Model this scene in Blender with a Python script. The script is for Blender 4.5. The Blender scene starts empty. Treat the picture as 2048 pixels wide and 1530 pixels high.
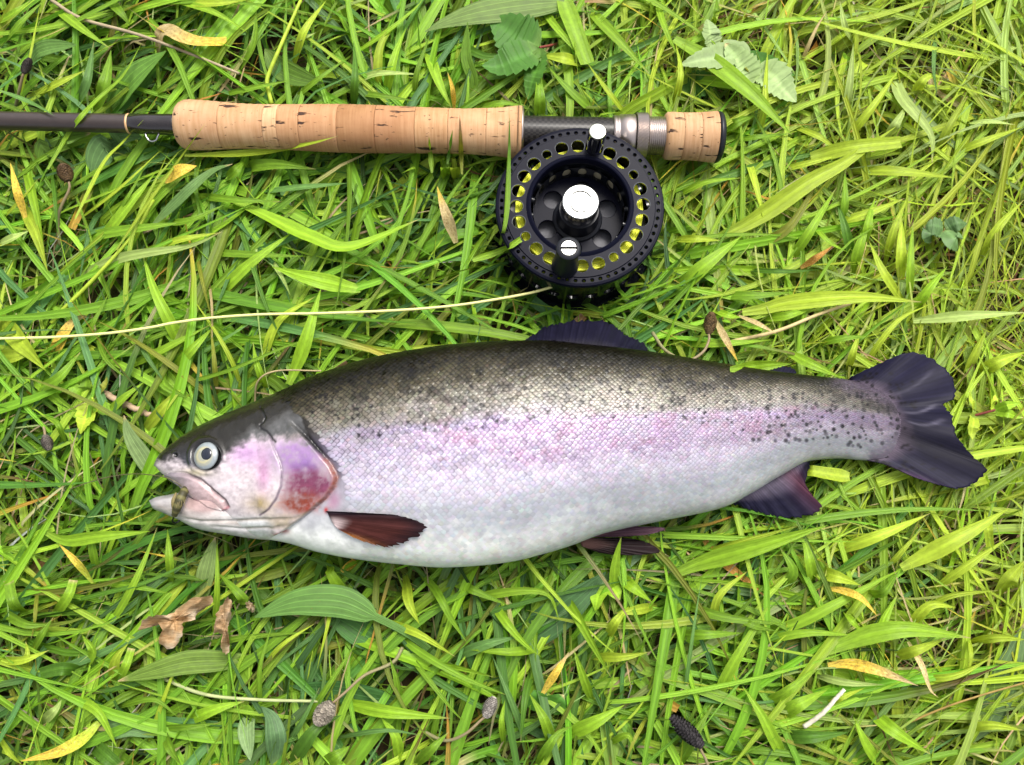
import bpy, math
import numpy as np
from mathutils import Vector

rng = np.random.default_rng(11)
SC = bpy.context.scene
COL = SC.collection
R = math.radians

# ------------------------------------------------------------------ camera, sky, sun, exposure
FPX, TILT, DIST = 1738.0, R(11.0), 0.455          # focal length in photo pixels, lean from straight down, metres
CT, ST = math.cos(TILT), math.sin(TILT)
CAM = np.array([0.0, -DIST * ST, DIST * CT])
cam_d = bpy.data.cameras.new('camera')
cam_d.sensor_width = 36.0
cam_d.lens = 36.0 * FPX / 2048.0
cam_d.clip_start, cam_d.clip_end = 0.01, 200.0
cam = bpy.data.objects.new('camera', cam_d)
cam.location = CAM
cam.rotation_euler = (TILT, 0, 0)
COL.objects.link(cam)
SC.camera = cam

SUN_EL, SUN_AZ = R(62), R(28)                      # azimuth from +Y towards +X
world = bpy.data.worlds.new('World')
SC.world = world
world.use_nodes = True
wn = world.node_tree.nodes
wl = world.node_tree.links
sky = wn.new('ShaderNodeTexSky')
sky.sky_type = 'NISHITA'
sky.sun_disc = False
sky.sun_elevation = SUN_EL
sky.sun_rotation = SUN_AZ
sky.air_density, sky.dust_density, sky.ozone_density = 1.0, 6.0, 1.0
hs = wn.new('ShaderNodeHueSaturation')
hs.inputs['Saturation'].default_value = 0.35       # overcast: the cloud greys the blue
wl.new(sky.outputs[0], hs.inputs['Color'])
wl.new(hs.outputs[0], wn['Background'].inputs['Color'])
wn['Background'].inputs['Strength'].default_value = 0.13
sun_d = bpy.data.lights.new('sun', 'SUN')
sun_d.energy = 1.5
sun_d.angle = R(24)
sun_d.color = (1.0, 0.96, 0.88)
sun = bpy.data.objects.new('sun', sun_d)
sdir = Vector((math.sin(SUN_AZ) * math.cos(SUN_EL), math.cos(SUN_AZ) * math.cos(SUN_EL), math.sin(SUN_EL)))
sun.rotation_euler = (-sdir).to_track_quat('-Z', 'Y').to_euler()
sun.location = sdir * 3
COL.objects.link(sun)
SC.view_settings.view_transform = 'Standard'
SC.view_settings.look = 'None'
SC.view_settings.gamma = 1.0
SC.view_settings.use_curve_mapping = False
SC.view_settings.exposure = 1.0
SC.cycles.max_bounces = 8
SC.cycles.transmission_bounces = 6


# ------------------------------------------------------------------ photo pixel <-> place
def P(px, py, z):
    """the place at height z that the photograph shows at pixel (px, py)"""
    px = np.asarray(px, float); py = np.asarray(py, float); z = np.asarray(z, float)
    dx = px - 1024.0
    u = 765.0 - py
    dy = ST * FPX + CT * u
    dz = -CT * FPX + ST * u
    t = (z - CAM[2]) / dz
    return np.stack([CAM[0] + t * dx, CAM[1] + t * dy, z + 0 * t], -1)


def proj(p):
    q = p - CAM
    d = q[..., 1] * ST - q[..., 2] * CT
    u = q[..., 1] * CT + q[..., 2] * ST
    return 1024 + FPX * q[..., 0] / d, 765 - FPX * u / d


def kpx(p):
    """metres per photo pixel at a place"""
    q = np.asarray(p) - CAM
    return (q[1] * ST - q[2] * CT) / FPX


# ------------------------------------------------------------------ numbers
def sstep(a, b, x):
    t = np.clip((np.asarray(x, float) - a) / (b - a), 0, 1)
    return t * t * (3 - 2 * t)


def vnoise(x, y, seed=0):
    x = np.asarray(x, float); y = np.asarray(y, float)
    xi = np.floor(x).astype(np.int64); yi = np.floor(y).astype(np.int64)
    xf = x - xi; yf = y - yi
    xf = xf * xf * (3 - 2 * xf); yf = yf * yf * (3 - 2 * yf)

    def h(a, b):
        n = (a * 374761393 + b * 668265263 + seed * 974634777) & 0xffffffff
        n = ((n ^ (n >> 13)) * 1274126177) & 0xffffffff
        return ((n ^ (n >> 16)) & 0xffff) / 65535.0
    return (h(xi, yi) * (1 - xf) + h(xi + 1, yi) * xf) * (1 - yf) + (h(xi, yi + 1) * (1 - xf) + h(xi + 1, yi + 1) * xf) * yf


def fbm(x, y, seed=0, o=4):
    s, a, t = 0, 0.5, 0
    for i in range(o):
        s = s + a * vnoise(x * 2 ** i, y * 2 ** i, seed + i * 17); t += a; a *= 0.5
    return s / t


def crv(pts, x):
    """smooth curve through (x, y) points (monotone cubic)"""
    p = np.array(pts, float)
    X, Y = p[:, 0], p[:, 1]
    d = np.diff(Y) / np.diff(X)
    m = np.concatenate([[d[0]], np.where(d[1:] * d[:-1] > 0, 2 * d[1:] * d[:-1] / (d[1:] + d[:-1] + 1e-12 * np.sign(d[1:] + d[:-1] + 1e-15)), 0), [d[-1]]])
    x = np.clip(np.asarray(x, float), X[0], X[-1])
    i = np.clip(np.searchsorted(X, x, 'right') - 1, 0, len(X) - 2)
    h = X[i + 1] - X[i]
    t = (x - X[i]) / h
    return ((1 + 2 * t) * (1 - t) ** 2 * Y[i] + t * (1 - t) ** 2 * h * m[i] + t * t * (3 - 2 * t) * Y[i + 1] + t * t * (t - 1) * h * m[i + 1])


def spline(pts, n):
    """n points evenly along a Catmull-Rom curve through pts (any dimension)"""
    p = np.array(pts, float)
    if len(p) == 2:
        return p[0] + (p[1] - p[0]) * np.linspace(0, 1, n)[:, None]
    e = np.vstack([2 * p[0] - p[1], p, 2 * p[-1] - p[-2]])
    out = []
    for i in range(len(p) - 1):
        t = np.linspace(0, 1, 14, endpoint=False)[:, None]
        a, b, c, d = e[i], e[i + 1], e[i + 2], e[i + 3]
        out.append(0.5 * (2 * b + (c - a) * t + (2 * a - 5 * b + 4 * c - d) * t ** 2 + (3 * b - a - 3 * c + d) * t ** 3))
    out = np.vstack(out + [p[-1:]])
    s = np.concatenate([[0], np.cumsum(np.linalg.norm(np.diff(out, axis=0), axis=1))])
    g = np.linspace(0, s[-1], n)
    return np.stack([np.interp(g, s, out[:, j]) for j in range(out.shape[1])], -1)


def pdist(x, y, pts):
    """distance to a polyline and side (+ left-hand/anterior for lines drawn downwards)"""
    best = np.full(np.shape(x), 1e9); sg = np.zeros(np.shape(x)); tt = np.zeros(np.shape(x))
    n = len(pts) - 1
    for i in range(n):
        ax, ay = pts[i]; bx, by = pts[i + 1]
        vx, vy = bx - ax, by - ay
        t = np.clip(((x - ax) * vx + (y - ay) * vy) / (vx * vx + vy * vy), 0, 1)
        dx, dy = x - ax - t * vx, y - ay - t * vy
        d = np.hypot(dx, dy)
        c = vx * (y - ay) - vy * (x - ax)
        m = d < best
        best = np.where(m, d, best); sg = np.where(m, np.sign(c), sg); tt = np.where(m, (i + t) / n, tt)
    return best, sg, tt


def inpoly(x, y, poly):
    ins = np.zeros(np.shape(x), bool)
    n = len(poly)
    for i in range(n):
        x0, y0 = poly[i]; x1, y1 = poly[(i + 1) % n]
        if y0 == y1:
            continue
        c = ((y0 > y) != (y1 > y)) & (x < (x1 - x0) * (y - y0) / (y1 - y0) + x0)
        ins ^= c
    return ins


# ------------------------------------------------------------------ objects
WL = {}


def tag(o, label=None, cat=None, group=None, kind=None):
    for k, v in (('label', label), ('category', cat), ('group', group), ('kind', kind)):
        if v:
            o[k] = v
    return o


def thing(name, label, cat, loc=(0, 0, 0), group=None):
    o = bpy.data.objects.new(name, None)
    o.empty_display_size = 0.01
    o.location = loc
    COL.objects.link(o)
    WL[o.name] = np.array(loc, float)
    return tag(o, label, cat, group)


def obj(name, V, F, mat, parent=None, col=None, bl=None, smooth=True, sharp=0):
    """one mesh object; V in world places, F an int array (m,3|4) or a list of those"""
    V = np.asarray(V, float)
    base = WL[parent.name] if parent else V.mean(0) * np.array([1, 1, 0]) + np.array([0, 0, V[:, 2].min()])
    Fs = F if isinstance(F, list) else [F]
    Fs = [np.asarray(f, np.int32) for f in Fs if len(f)]
    me = bpy.data.meshes.new(name)
    me.vertices.add(len(V))
    me.vertices.foreach_set('co', (V - base).astype(np.float32).ravel())
    li = np.concatenate([f.ravel() for f in Fs])
    cnt = np.concatenate([np.full(len(f), f.shape[1], np.int32) for f in Fs])
    me.loops.add(len(li))
    me.loops.foreach_set('vertex_index', li)
    me.polygons.add(len(cnt))
    st = np.concatenate([[0], np.cumsum(cnt)[:-1]]).astype(np.int32)
    me.polygons.foreach_set('loop_start', st)
    me.polygons.foreach_set('use_smooth', np.full(len(cnt), bool(smooth)))
    me.update(calc_edges=True)
    if col is not None:
        c = np.ones((len(V), 4), np.float32)
        c[:, :3] = np.clip(col, 0, 1)
        a = me.color_attributes.new('Col', 'FLOAT_COLOR', 'POINT')
        a.data.foreach_set('color', c.ravel())
    if bl is not None:
        a = me.attributes.new('bl', 'FLOAT_VECTOR', 'POINT')
        a.data.foreach_set('vector', np.asarray(bl, np.float32).ravel())
    me.materials.append(mat)
    if sharp:
        me.set_sharp_from_angle(angle=R(sharp))
    o = bpy.data.objects.new(name, me)
    if parent:
        o.parent = parent
    else:
        o.location = base
    COL.objects.link(o)
    WL[o.name] = base
    return o


def grid_faces(n, m, wrap_m=False, wrap_n=False, off=0):
    i = np.arange(n if wrap_n else n - 1)[:, None]
    j = np.arange(m if wrap_m else m - 1)[None, :]
    a = i * m + j; b = i * m + (j + 1) % m
    c = ((i + 1) % n) * m + (j + 1) % m; d = ((i + 1) % n) * m + j
    return np.stack([a, b, c, d], -1).reshape(-1, 4) + off


class MB:
    """collects pieces of ONE part"""
    def __init__(s):
        s.V, s.F, s.C, s.B, s.n = [], {3: [], 4: []}, [], [], 0

    def add(s, V, F, col=None, bl=None):
        V = np.asarray(V, float)
        for f in (F if isinstance(F, list) else [F]):
            f = np.asarray(f, np.int64)
            if len(f):
                s.F[f.shape[1]].append(f + s.n)
        s.V.append(V)
        if col is not None:
            s.C.append(np.broadcast_to(col, V.shape))
        if bl is not None:
            s.B.append(bl)
        s.n += len(V)
        return s

    def build(s, name, mat, parent=None, smooth=True, sharp=0):
        F = [np.concatenate(v) for v in s.F.values() if v]
        return obj(name, np.vstack(s.V), F, mat, parent, np.vstack(s.C) if s.C else None, np.vstack(s.B) if s.B else None, smooth, sharp)


def tube(pts, rad, n=10, cap=True):
    """tube along points with radius per point"""
    p = np.asarray(pts, float)
    rad = np.broadcast_to(rad, (len(p),))
    t = np.gradient(p, axis=0); t /= np.linalg.norm(t, axis=1, keepdims=True) + 1e-12
    up = np.array([0, 0, 1.0])
    if abs(t[:, 2]).max() > 0.95:
        up = np.array([0.3, 1.0, 0.1]); up /= np.linalg.norm(up)
    s = np.cross(t, up); s /= np.linalg.norm(s, axis=1, keepdims=True) + 1e-12
    u = np.cross(s, t)
    a = np.linspace(0, 2 * np.pi, n, endpoint=False)
    V = p[:, None] + rad[:, None, None] * (np.cos(a)[None, :, None] * s[:, None] + np.sin(a)[None, :, None] * u[:, None])
    V = V.reshape(-1, 3)
    F = [grid_faces(len(p), n, wrap_m=True)]
    if cap:
        V = np.vstack([V, p[:1], p[-1:]])
        i = np.arange(n); k = len(p) * n
        F.append(np.stack([np.full(n, k), (i + 1) % n, i], -1))
        F.append(np.stack([np.full(n, k + 1), k - n + i, k - n + (i + 1) % n], -1))
    return V, F


def lathe(c, ax, prof, n=64):
    """revolve (distance along axis, radius) about axis through c"""
    ax = np.asarray(ax, float); ax = ax / np.linalg.norm(ax)
    ref = np.array([0, 0, 1.0]) if abs(ax[2]) < 0.9 else np.array([0, 1.0, 0])
    s = np.cross(ax, ref); s /= np.linalg.norm(s); u = np.cross(s, ax)
    pr = np.array(prof, float)
    a = np.linspace(0, 2 * np.pi, n, endpoint=False)
    V = np.asarray(c, float) + pr[:, 0, None, None] * ax + pr[:, 1, None, None] * (np.cos(a)[None, :, None] * s + np.sin(a)[None, :, None] * u)
    return V.reshape(-1, 3), grid_faces(len(pr), n, wrap_m=True)[:, ::-1]


# ------------------------------------------------------------------ materials
class N:
    """short hand for a node tree"""
    def __init__(s, name):
        s.m = bpy.data.materials.new(name)
        s.m.use_nodes = True
        s.t = s.m.node_tree
        s.p = s.t.nodes['Principled BSDF']
        s.out = s.t.nodes['Material Output']

    def new(s, typ, **kw):
        n = s.t.nodes.new('ShaderNode' + typ)
        for k, v in kw.items():
            setattr(n, k, v)
        return n

    def link(s, a, b):
        s.t.links.new(a, b)

    def val(s, sock, v):
        if isinstance(v, bpy.types.NodeSocket):
            s.link(v, sock)
        else:
            sock.default_value = v

    def math(s, op, a, b=0.0, c=0.0):
        n = s.new('Math', operation=op)
        s.val(n.inputs[0], a); s.val(n.inputs[1], b); s.val(n.inputs[2], c)
        return n.outputs[0]

    def mix(s, f, a, b, mode='MIX'):
        n = s.new('MixRGB', blend_type=mode)
        s.val(n.inputs[0], f); s.val(n.inputs[1], a if not isinstance(a, tuple) else (*a, 1)); s.val(n.inputs[2], b if not isinstance(b, tuple) else (*b, 1))
        return n.outputs[0]

    def attr(s, name):
        return s.new('Attribute', attribute_name=name)

    def coords(s, scale=(1, 1, 1), src='Object'):
        tc = s.new('TexCoord'); mp = s.new('Mapping')
        mp.inputs['Scale'].default_value = scale
        s.link(tc.outputs[src], mp.inputs['Vector'])
        return mp.outputs[0]

    def noise(s, vec, scale, detail=4, rough=0.55):
        n = s.new('TexNoise')
        s.link(vec, n.inputs['Vector'])
        n.inputs['Scale'].default_value = scale; n.inputs['Detail'].default_value = detail; n.inputs['Roughness'].default_value = rough
        return n.outputs['Fac']

    def ramp(s, f, *stops):
        n = s.new('ValToRGB')
        e = n.color_ramp.elements
        while len(e) < len(stops):
            e.new(0.5)
        for k, (p, c) in enumerate(stops):
            e[k].position = p
            e[k].color = (*c, 1) if isinstance(c, tuple) else (c, c, c, 1)
        s.link(f, n.inputs[0])
        return n.outputs[0]

    def bump(s, h, dist, strength=1.0):
        n = s.new('Bump')
        n.inputs['Strength'].default_value = strength; n.inputs['Distance'].default_value = dist
        s.link(h, n.inputs['Height'])
        s.link(n.outputs[0], s.p.inputs['Normal'])
        return n.outputs[0]

    def set(s, **kw):
        for k, v in kw.items():
            s.val(s.p.inputs[k.replace('_', ' ')], (*v, 1) if isinstance(v, tuple) else v)
        return s.m


def mat_blade(name, ribs, rough=0.42, trans=0.38, lines=1.0, line_amp=0.16, blotch=0.0):
    n = N(name)
    c = n.attr('Col').outputs['Color']
    b = n.attr('bl')
    sep = n.new('SeparateXYZ'); n.link(b.outputs['Vector'], sep.inputs[0])
    u, v, r = sep.outputs
    vein = n.math('COSINE', n.math('MULTIPLY', u, ribs * 2 * math.pi))
    fine = n.math('COSINE', n.math('MULTIPLY', u, ribs * 6.6 * math.pi))
    comb = n.new('CombineXYZ')
    n.link(n.math('MULTIPLY', u, 1.2), comb.inputs[0]); n.link(n.math('MULTIPLY', v, 5.0), comb.inputs[1]); n.link(n.math('MULTIPLY', r, 91.0), comb.inputs[2])
    blot = n.noise(comb.outputs[0], 3.0, 4)
    h = n.math('ADD', n.math('MULTIPLY', vein, 0.6), n.math('MULTIPLY', fine, 0.25))
    rib = n.math('POWER', n.math('ABSOLUTE', n.math('COSINE', n.math('MULTIPLY', n.math('SUBTRACT', u, 0.5), lines * math.pi))), 22.0)
    h = n.math('ADD', h, n.math('MULTIPLY', rib, 0.9))
    mod = n.math('ADD', n.math('MULTIPLY', h, 0.07), n.math('MULTIPLY_ADD', blot, 0.8, 0.60))
    mod = n.math('MULTIPLY_ADD', rib, line_amp, mod)
    cc = n.mix(1.0, c, n.math('MULTIPLY', mod, 1.0), 'MULTIPLY')
    spots = n.noise(comb.outputs[0], 14.0, 2)
    cc = n.mix(n.ramp(spots, (0.70, 0.0), (0.78, 0.55)), cc, (0.22, 0.16, 0.03))
    if blotch:
        b2 = n.noise(comb.outputs[0], 5.0, 6, 0.65)
        cc = n.mix(n.ramp(b2, (0.48, 0.0), (0.66, blotch)), cc, (0.20, 0.10, 0.03))
        cc = n.mix(n.ramp(b2, (0.30, 0.6), (0.42, 0.0)), cc, (0.62, 0.52, 0.33))
    bn = n.bump(h, 0.00018, 0.55)
    n.set(Base_Color=cc, Roughness=n.math('MULTIPLY_ADD', blot, 0.25, rough - 0.05), Specular_IOR_Level=0.30)
    tr = n.new('BsdfTranslucent')
    n.link(n.mix(1.0, cc, (1.25, 1.12, 0.55), 'MULTIPLY'), tr.inputs['Color'])
    n.link(bn, tr.inputs['Normal'])
    mx = n.new('MixShader'); mx.inputs[0].default_value = trans
    n.link(n.p.outputs[0], mx.inputs[1]); n.link(tr.outputs[0], mx.inputs[2])
    n.link(mx.outputs[0], n.out.inputs['Surface'])
    return n.m


def mat_attr(name, rough=0.35, spec=0.5, metal=0.0, coat=0.0, bump=None, sheen=0.0):
    n = N(name)
    c = n.attr('Col').outputs['Color']
    if bump:
        n.bump(n.noise(n.coords(), bump[0], 4), bump[1], 0.6)
    n.set(Base_Color=c, Roughness=rough, Specular_IOR_Level=spec, Metallic=metal, Coat_Weight=coat, Coat_Roughness=0.08)
    return n.m


def mat_plain(name, col, rough=0.4, metal=0.0, spec=0.5, coat=0.0, bump=None, vary=0.0):
    n = N(name)
    c = col
    if vary:
        f = n.noise(n.coords(), 180.0, 5)
        c = n.mix(f, tuple(x * (1 - vary) for x in col), tuple(min(1, x * (1 + vary)) for x in col))
    if bump:
        n.bump(n.noise(n.coords(), bump[0], 3), bump[1], 0.5)
    n.set(Base_Color=c, Roughness=rough, Metallic=metal, Specular_IOR_Level=spec, Coat_Weight=coat, Coat_Roughness=0.05)
    return n.m


M = {}
M['grass'] = mat_blade('grass_blade', 2.0)
M['leaf'] = mat_blade('ribbed_leaf', 2.5, 0.5, 0.30, 5.0, 0.42)
M['netleaf'] = mat_blade('net_veined_leaf', 1.0, 0.5, 0.16, 1.0, 0.3)
M['stem'] = mat_attr('stem', 0.55, 0.3, bump=(900, 0.0002))
M['seed'] = mat_attr('seed_head', 0.7, 0.25)
M['dead'] = mat_blade('dead_leaf', 1.0, 0.65, 0.22, 1.0, 0.1, 0.75)
n = N('soil')
cv = n.coords()
f1 = n.noise(cv, 60, 8); f2 = n.noise(cv, 7, 4)
n.bump(f1, 0.004)
n.set(Base_Color=n.mix(n.ramp(f2, (0.4, 0.0), (0.65, 1.0)), n.mix(f1, (0.018, 0.012, 0.006), (0.06, 0.04, 0.02)), n.mix(f1, (0.02, 0.03, 0.006), (0.05, 0.07, 0.015))), Roughness=0.95, Specular_IOR_Level=0.1)
M['soil'] = n.m
M['fish'] = mat_attr('fish_skin', 0.26, 0.40, 0.0, 0.20, bump=(700, 0.00015))
M['scale'] = mat_attr('fish_scale', 0.33, 0.30, 0.12, 0.05)
M['fin'] = mat_attr('fin_membrane', 0.42, 0.07, 0.0, 0.0)
M['eye'] = mat_attr('eye', 0.12, 0.5, 0.0, 0.8)
M['pupil'] = mat_plain('pupil', (0.008, 0.010, 0.02), 0.1, coat=0.6)
M['black'] = mat_plain('anodised_black', (0.0030, 0.0034, 0.0098), 0.34, spec=0.06, bump=(2500, 0.00003))
M['gloss_black'] = mat_plain('polished_black', (0.006, 0.007, 0.009), 0.14, spec=0.4)
M['rubber'] = mat_plain('black_rubber', (0.008, 0.009, 0.013), 0.38, spec=0.3)
M['chrome'] = mat_plain('chrome', (0.40, 0.40, 0.395), 0.10, 1.0)
M['steel'] = mat_plain('brushed_steel', (0.33, 0.33, 0.32), 0.26, 1.0, bump=(1500, 0.00005), vary=0.15)
M['nickel'] = mat_plain('satin_nickel', (0.47, 0.40, 0.365), 0.36, 1.0, bump=(3000, 0.00004))
M['greydrag'] = mat_plain('grey_drag_disc', (0.10, 0.10, 0.115), 0.6, vary=0.4, bump=(2600, 0.0002))
M['backing'] = mat_plain('cream_backing', (0.62, 0.55, 0.36), 0.7)
M['yellowline'] = mat_plain('yellow_line', (0.68, 0.72, 0.03), 0.35)
M['paleline'] = mat_plain('pale_line', (0.66, 0.64, 0.24), 0.4, vary=0.15)
M['tippet'] = mat_plain('tippet', (0.10, 0.085, 0.04), 0.25)
M['blank'] = mat_plain('graphite_blank', (0.030, 0.020, 0.017), 0.34, spec=0.5, coat=0.3, bump=(4000, 0.00003), vary=0.3)
M['thread'] = mat_plain('whipping_thread', (0.012, 0.008, 0.008), 0.16, coat=0.6)
M['gold'] = mat_plain('gold_thread', (0.55, 0.33, 0.16), 0.35)
n = N('woven_carbon')
ck = n.new('TexChecker'); n.link(n.coords((1, 1, 1)), ck.inputs['Vector']); ck.inputs['Scale'].default_value = 700
n.set(Base_Color=n.mix(ck.outputs['Fac'], (0.008, 0.007, 0.007), (0.028, 0.025, 0.023)), Roughness=0.34, Specular_IOR_Level=0.25, Coat_Weight=0.08, Coat_Roughness=0.06)
M['carbon'] = n.m

n = N('cork')
oi = n.new('ObjectInfo')
off = n.new('VectorMath', operation='ADD')
n.link(n.coords((1, 1, 1)), off.inputs[0])
cm = n.new('CombineXYZ'); n.link(n.math('MULTIPLY', oi.outputs['Random'], 7.0), cm.inputs[1])
n.link(cm.outputs[0], off.inputs[1])


def stretched(sc):
    mp = n.new('Mapping'); mp.inputs['Scale'].default_value = sc
    n.link(off.outputs[0], mp.inputs['Vector'])
    return mp.outputs[0]


grain = n.noise(stretched((900, 60, 60)), 1.0, 3)
mott = n.noise(stretched((1, 1, 1)), 120, 6)
broad = n.noise(stretched((1, 1, 1)), 28, 3)
pit = n.noise(stretched((60, 330, 330)), 1.0, 3, 0.6)
pitmask = n.ramp(pit, (0.625, 0.0), (0.665, 1.0))
spk = n.noise(stretched((420, 700, 700)), 1.0, 2)
spkmask = n.ramp(spk, (0.68, 0.0), (0.72, 0.7))
c1 = n.ramp(n.math('MULTIPLY_ADD', mott, 0.5, n.math('MULTIPLY', broad, 0.5)), (0.30, (0.44, 0.235, 0.10)), (0.52, (0.60, 0.37, 0.19)), (0.72, (0.70, 0.48, 0.28)))
c1 = n.mix(0.35, c1, n.ramp(grain, (0.35, (0.42, 0.24, 0.11)), (0.6, (0.74, 0.5, 0.3))))
c1 = n.mix(1.0, c1, (0.75, 0.725, 0.72), 'MULTIPLY')
c1 = n.mix(1.0, c1, oi.outputs['Color'], 'MULTIPLY')
c1 = n.mix(n.ramp(n.noise(stretched((14, 26, 26)), 1.0, 5), (0.45, 0.0), (0.72, 0.6)), c1, (0.33, 0.155, 0.075))
c1 = n.mix(1.0, c1, n.ramp(oi.outputs['Random'], (0.0, (0.90, 0.88, 0.86)), (1.0, (1.04, 1.05, 1.06))), 'MULTIPLY')
c2 = n.mix(n.math('MAXIMUM', pitmask, spkmask), c1, (0.045, 0.022, 0.014))
bh = n.math('SUBTRACT', n.math('MULTIPLY', mott, 0.4), n.math('MULTIPLY', pitmask, 1.0))
n.bump(bh, 0.0006, 0.7)
n.set(Base_Color=c2, Roughness=0.72, Specular_IOR_Level=0.25)
M['cork'] = n.m

# ------------------------------------------------------------------ ground
gx = np.concatenate([[-60, -12, -3], np.linspace(-1, 1, 60), [3, 12, 60]])
G = np.stack(np.meshgrid(gx, gx, indexing='ij'), -1).reshape(-1, 2)
gz = np.where(np.abs(G).max(1) < 1.01, (fbm(G[:, 0] * 18, G[:, 1] * 18, 5) - 0.5) * 0.008, 0)
tag(obj('ground', np.column_stack([G, gz]), grid_faces(len(gx), len(gx)), M['soil']), kind='structure')

# ------------------------------------------------------------------ trout: outline in the photograph, thickness in millimetres
TOP = [(313, 932), (322, 914), (347, 890), (383, 864), (431, 840), (474, 822), (507, 808), (552, 790), (583, 777), (616, 760), (680, 738), (750, 718), (830, 703),
       (900, 693), (1000, 686), (1080, 685), (1180, 693), (1290, 705), (1400, 722), (1500, 738), (1560, 746), (1640, 755), (1700, 762), (1745, 776), (1787, 800), (1811, 848)]
BOT = [(313, 933), (330, 950), (355, 968), (380, 992), (400, 1010), (420, 1021), (443, 1026), (462, 1045), (490, 1064), (522, 1076), (560, 1083), (583, 1088), (628, 1102), (704, 1117),
       (795, 1128), (885, 1135), (950, 1132), (1020, 1124), (1080, 1110), (1140, 1092), (1208, 1067), (1318, 1043), (1413, 1024), (1454, 1012), (1500, 988), (1560, 952),
       (1624, 921), (1677, 917), (1737, 921), (1765, 918), (1800, 893), (1811, 854)]
JTOP = [(303, 1000), (315, 994), (345, 989), (375, 984), (420, 985), (480, 985), (640, 1030)]
JBOT = [(303, 1004), (308, 1017), (330, 1027), (353, 1037), (401, 1059), (450, 1068), (522, 1079), (560, 1081), (600, 1078), (640, 1070)]
THICK = [(313, 3.5), (328, 8), (350, 11.5), (385, 14.5), (450, 18.5), (550, 22.5), (650, 25), (800, 27.5), (1000, 27.5), (1200, 24.5), (1400, 19), (1600, 12.5), (1690, 8.6), (1740, 4.8), (1770, 2.8), (1792, 1.5), (1811, 0.6)]
ZMID = [(303, 38), (450, 40), (650, 43), (900, 45), (1200, 42), (1500, 34), (1700, 29), (1811, 27)]
xs = np.arange(313, 1811.1, 1.7)
NU = 200
phU = np.linspace(0, np.pi, NU)
lowi = np.arange(NU - 4, 3, -4)                   # underside mirrors every fourth row


def shell(xs, top, bot, thick, pw=0.82, dz=0.0):
    yt, yb = crv(top, xs), crv(bot, xs)
    zm = crv(ZMID, xs) / 1000 + dz
    w = crv(thick, xs) / 1000
    T, B = P(xs, yt, zm), P(xs, yb, zm)
    a = (1 - np.cos(phU)) / 2
    U = T[:, None] + (B - T)[:, None] * a[None, :, None]
    up = U.copy(); up[..., 2] += w[:, None] * np.abs(np.sin(phU))[None] ** pw
    lo = U.copy(); lo[..., 2] -= w[:, None] * np.abs(np.sin(phU))[None] ** pw
    return up, lo, T, B, zm, w


UP, LO, TW, BW, ZM, WW = shell(xs, TOP, BOT, THICK)
jx = np.arange(303, 640, 1.7)
JTH = [(303, 2.5), (315, 5), (345, 8), (400, 12.5), (450, 14.5), (500, 13), (550, 9), (600, 4), (640, 2)]
JUP, JLO, _, _, _, _ = shell(jx, JTOP, JBOT, JTH, 0.8, -0.001)

# sculpted head lines, in photo pixels
GILL = [(575, 838), (590, 852), (613, 875), (637, 902), (661, 930), (673, 954), (669, 972), (652, 996), (613, 1029), (568, 1063), (540, 1077)]
HEADLINE = [(541, 770), (570, 806), (592, 820), (604, 838), (612, 866), (637, 902), (661, 930), (673, 954), (669, 972), (652, 996), (613, 1029), (568, 1063), (535, 1080)]
PREOP = [(538, 868), (548, 895), (561, 925), (565, 945), (563, 972), (553, 998), (538, 1018), (520, 1030)]
CRACK = [(521, 815), (526, 824), (531, 836), (526, 845), (519, 850), (522, 857), (533, 862), (540, 870), (545, 878), (552, 884)]
MAXU = [(340, 945), (371, 947), (401, 959), (425, 980), (450, 1001), (456, 1014)]
MAXL = [(330, 950), (341, 958), (371, 979), (395, 1000), (416, 1015), (443, 1022), (455, 1016)]
JAWL = [(360, 1035), (400, 1043), (470, 1042), (540, 1038), (590, 1035), (620, 1022)]
BRANCH = [(420, 1052), (480, 1058), (540, 1055), (590, 1045)]
EYE = (413, 912)


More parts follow.
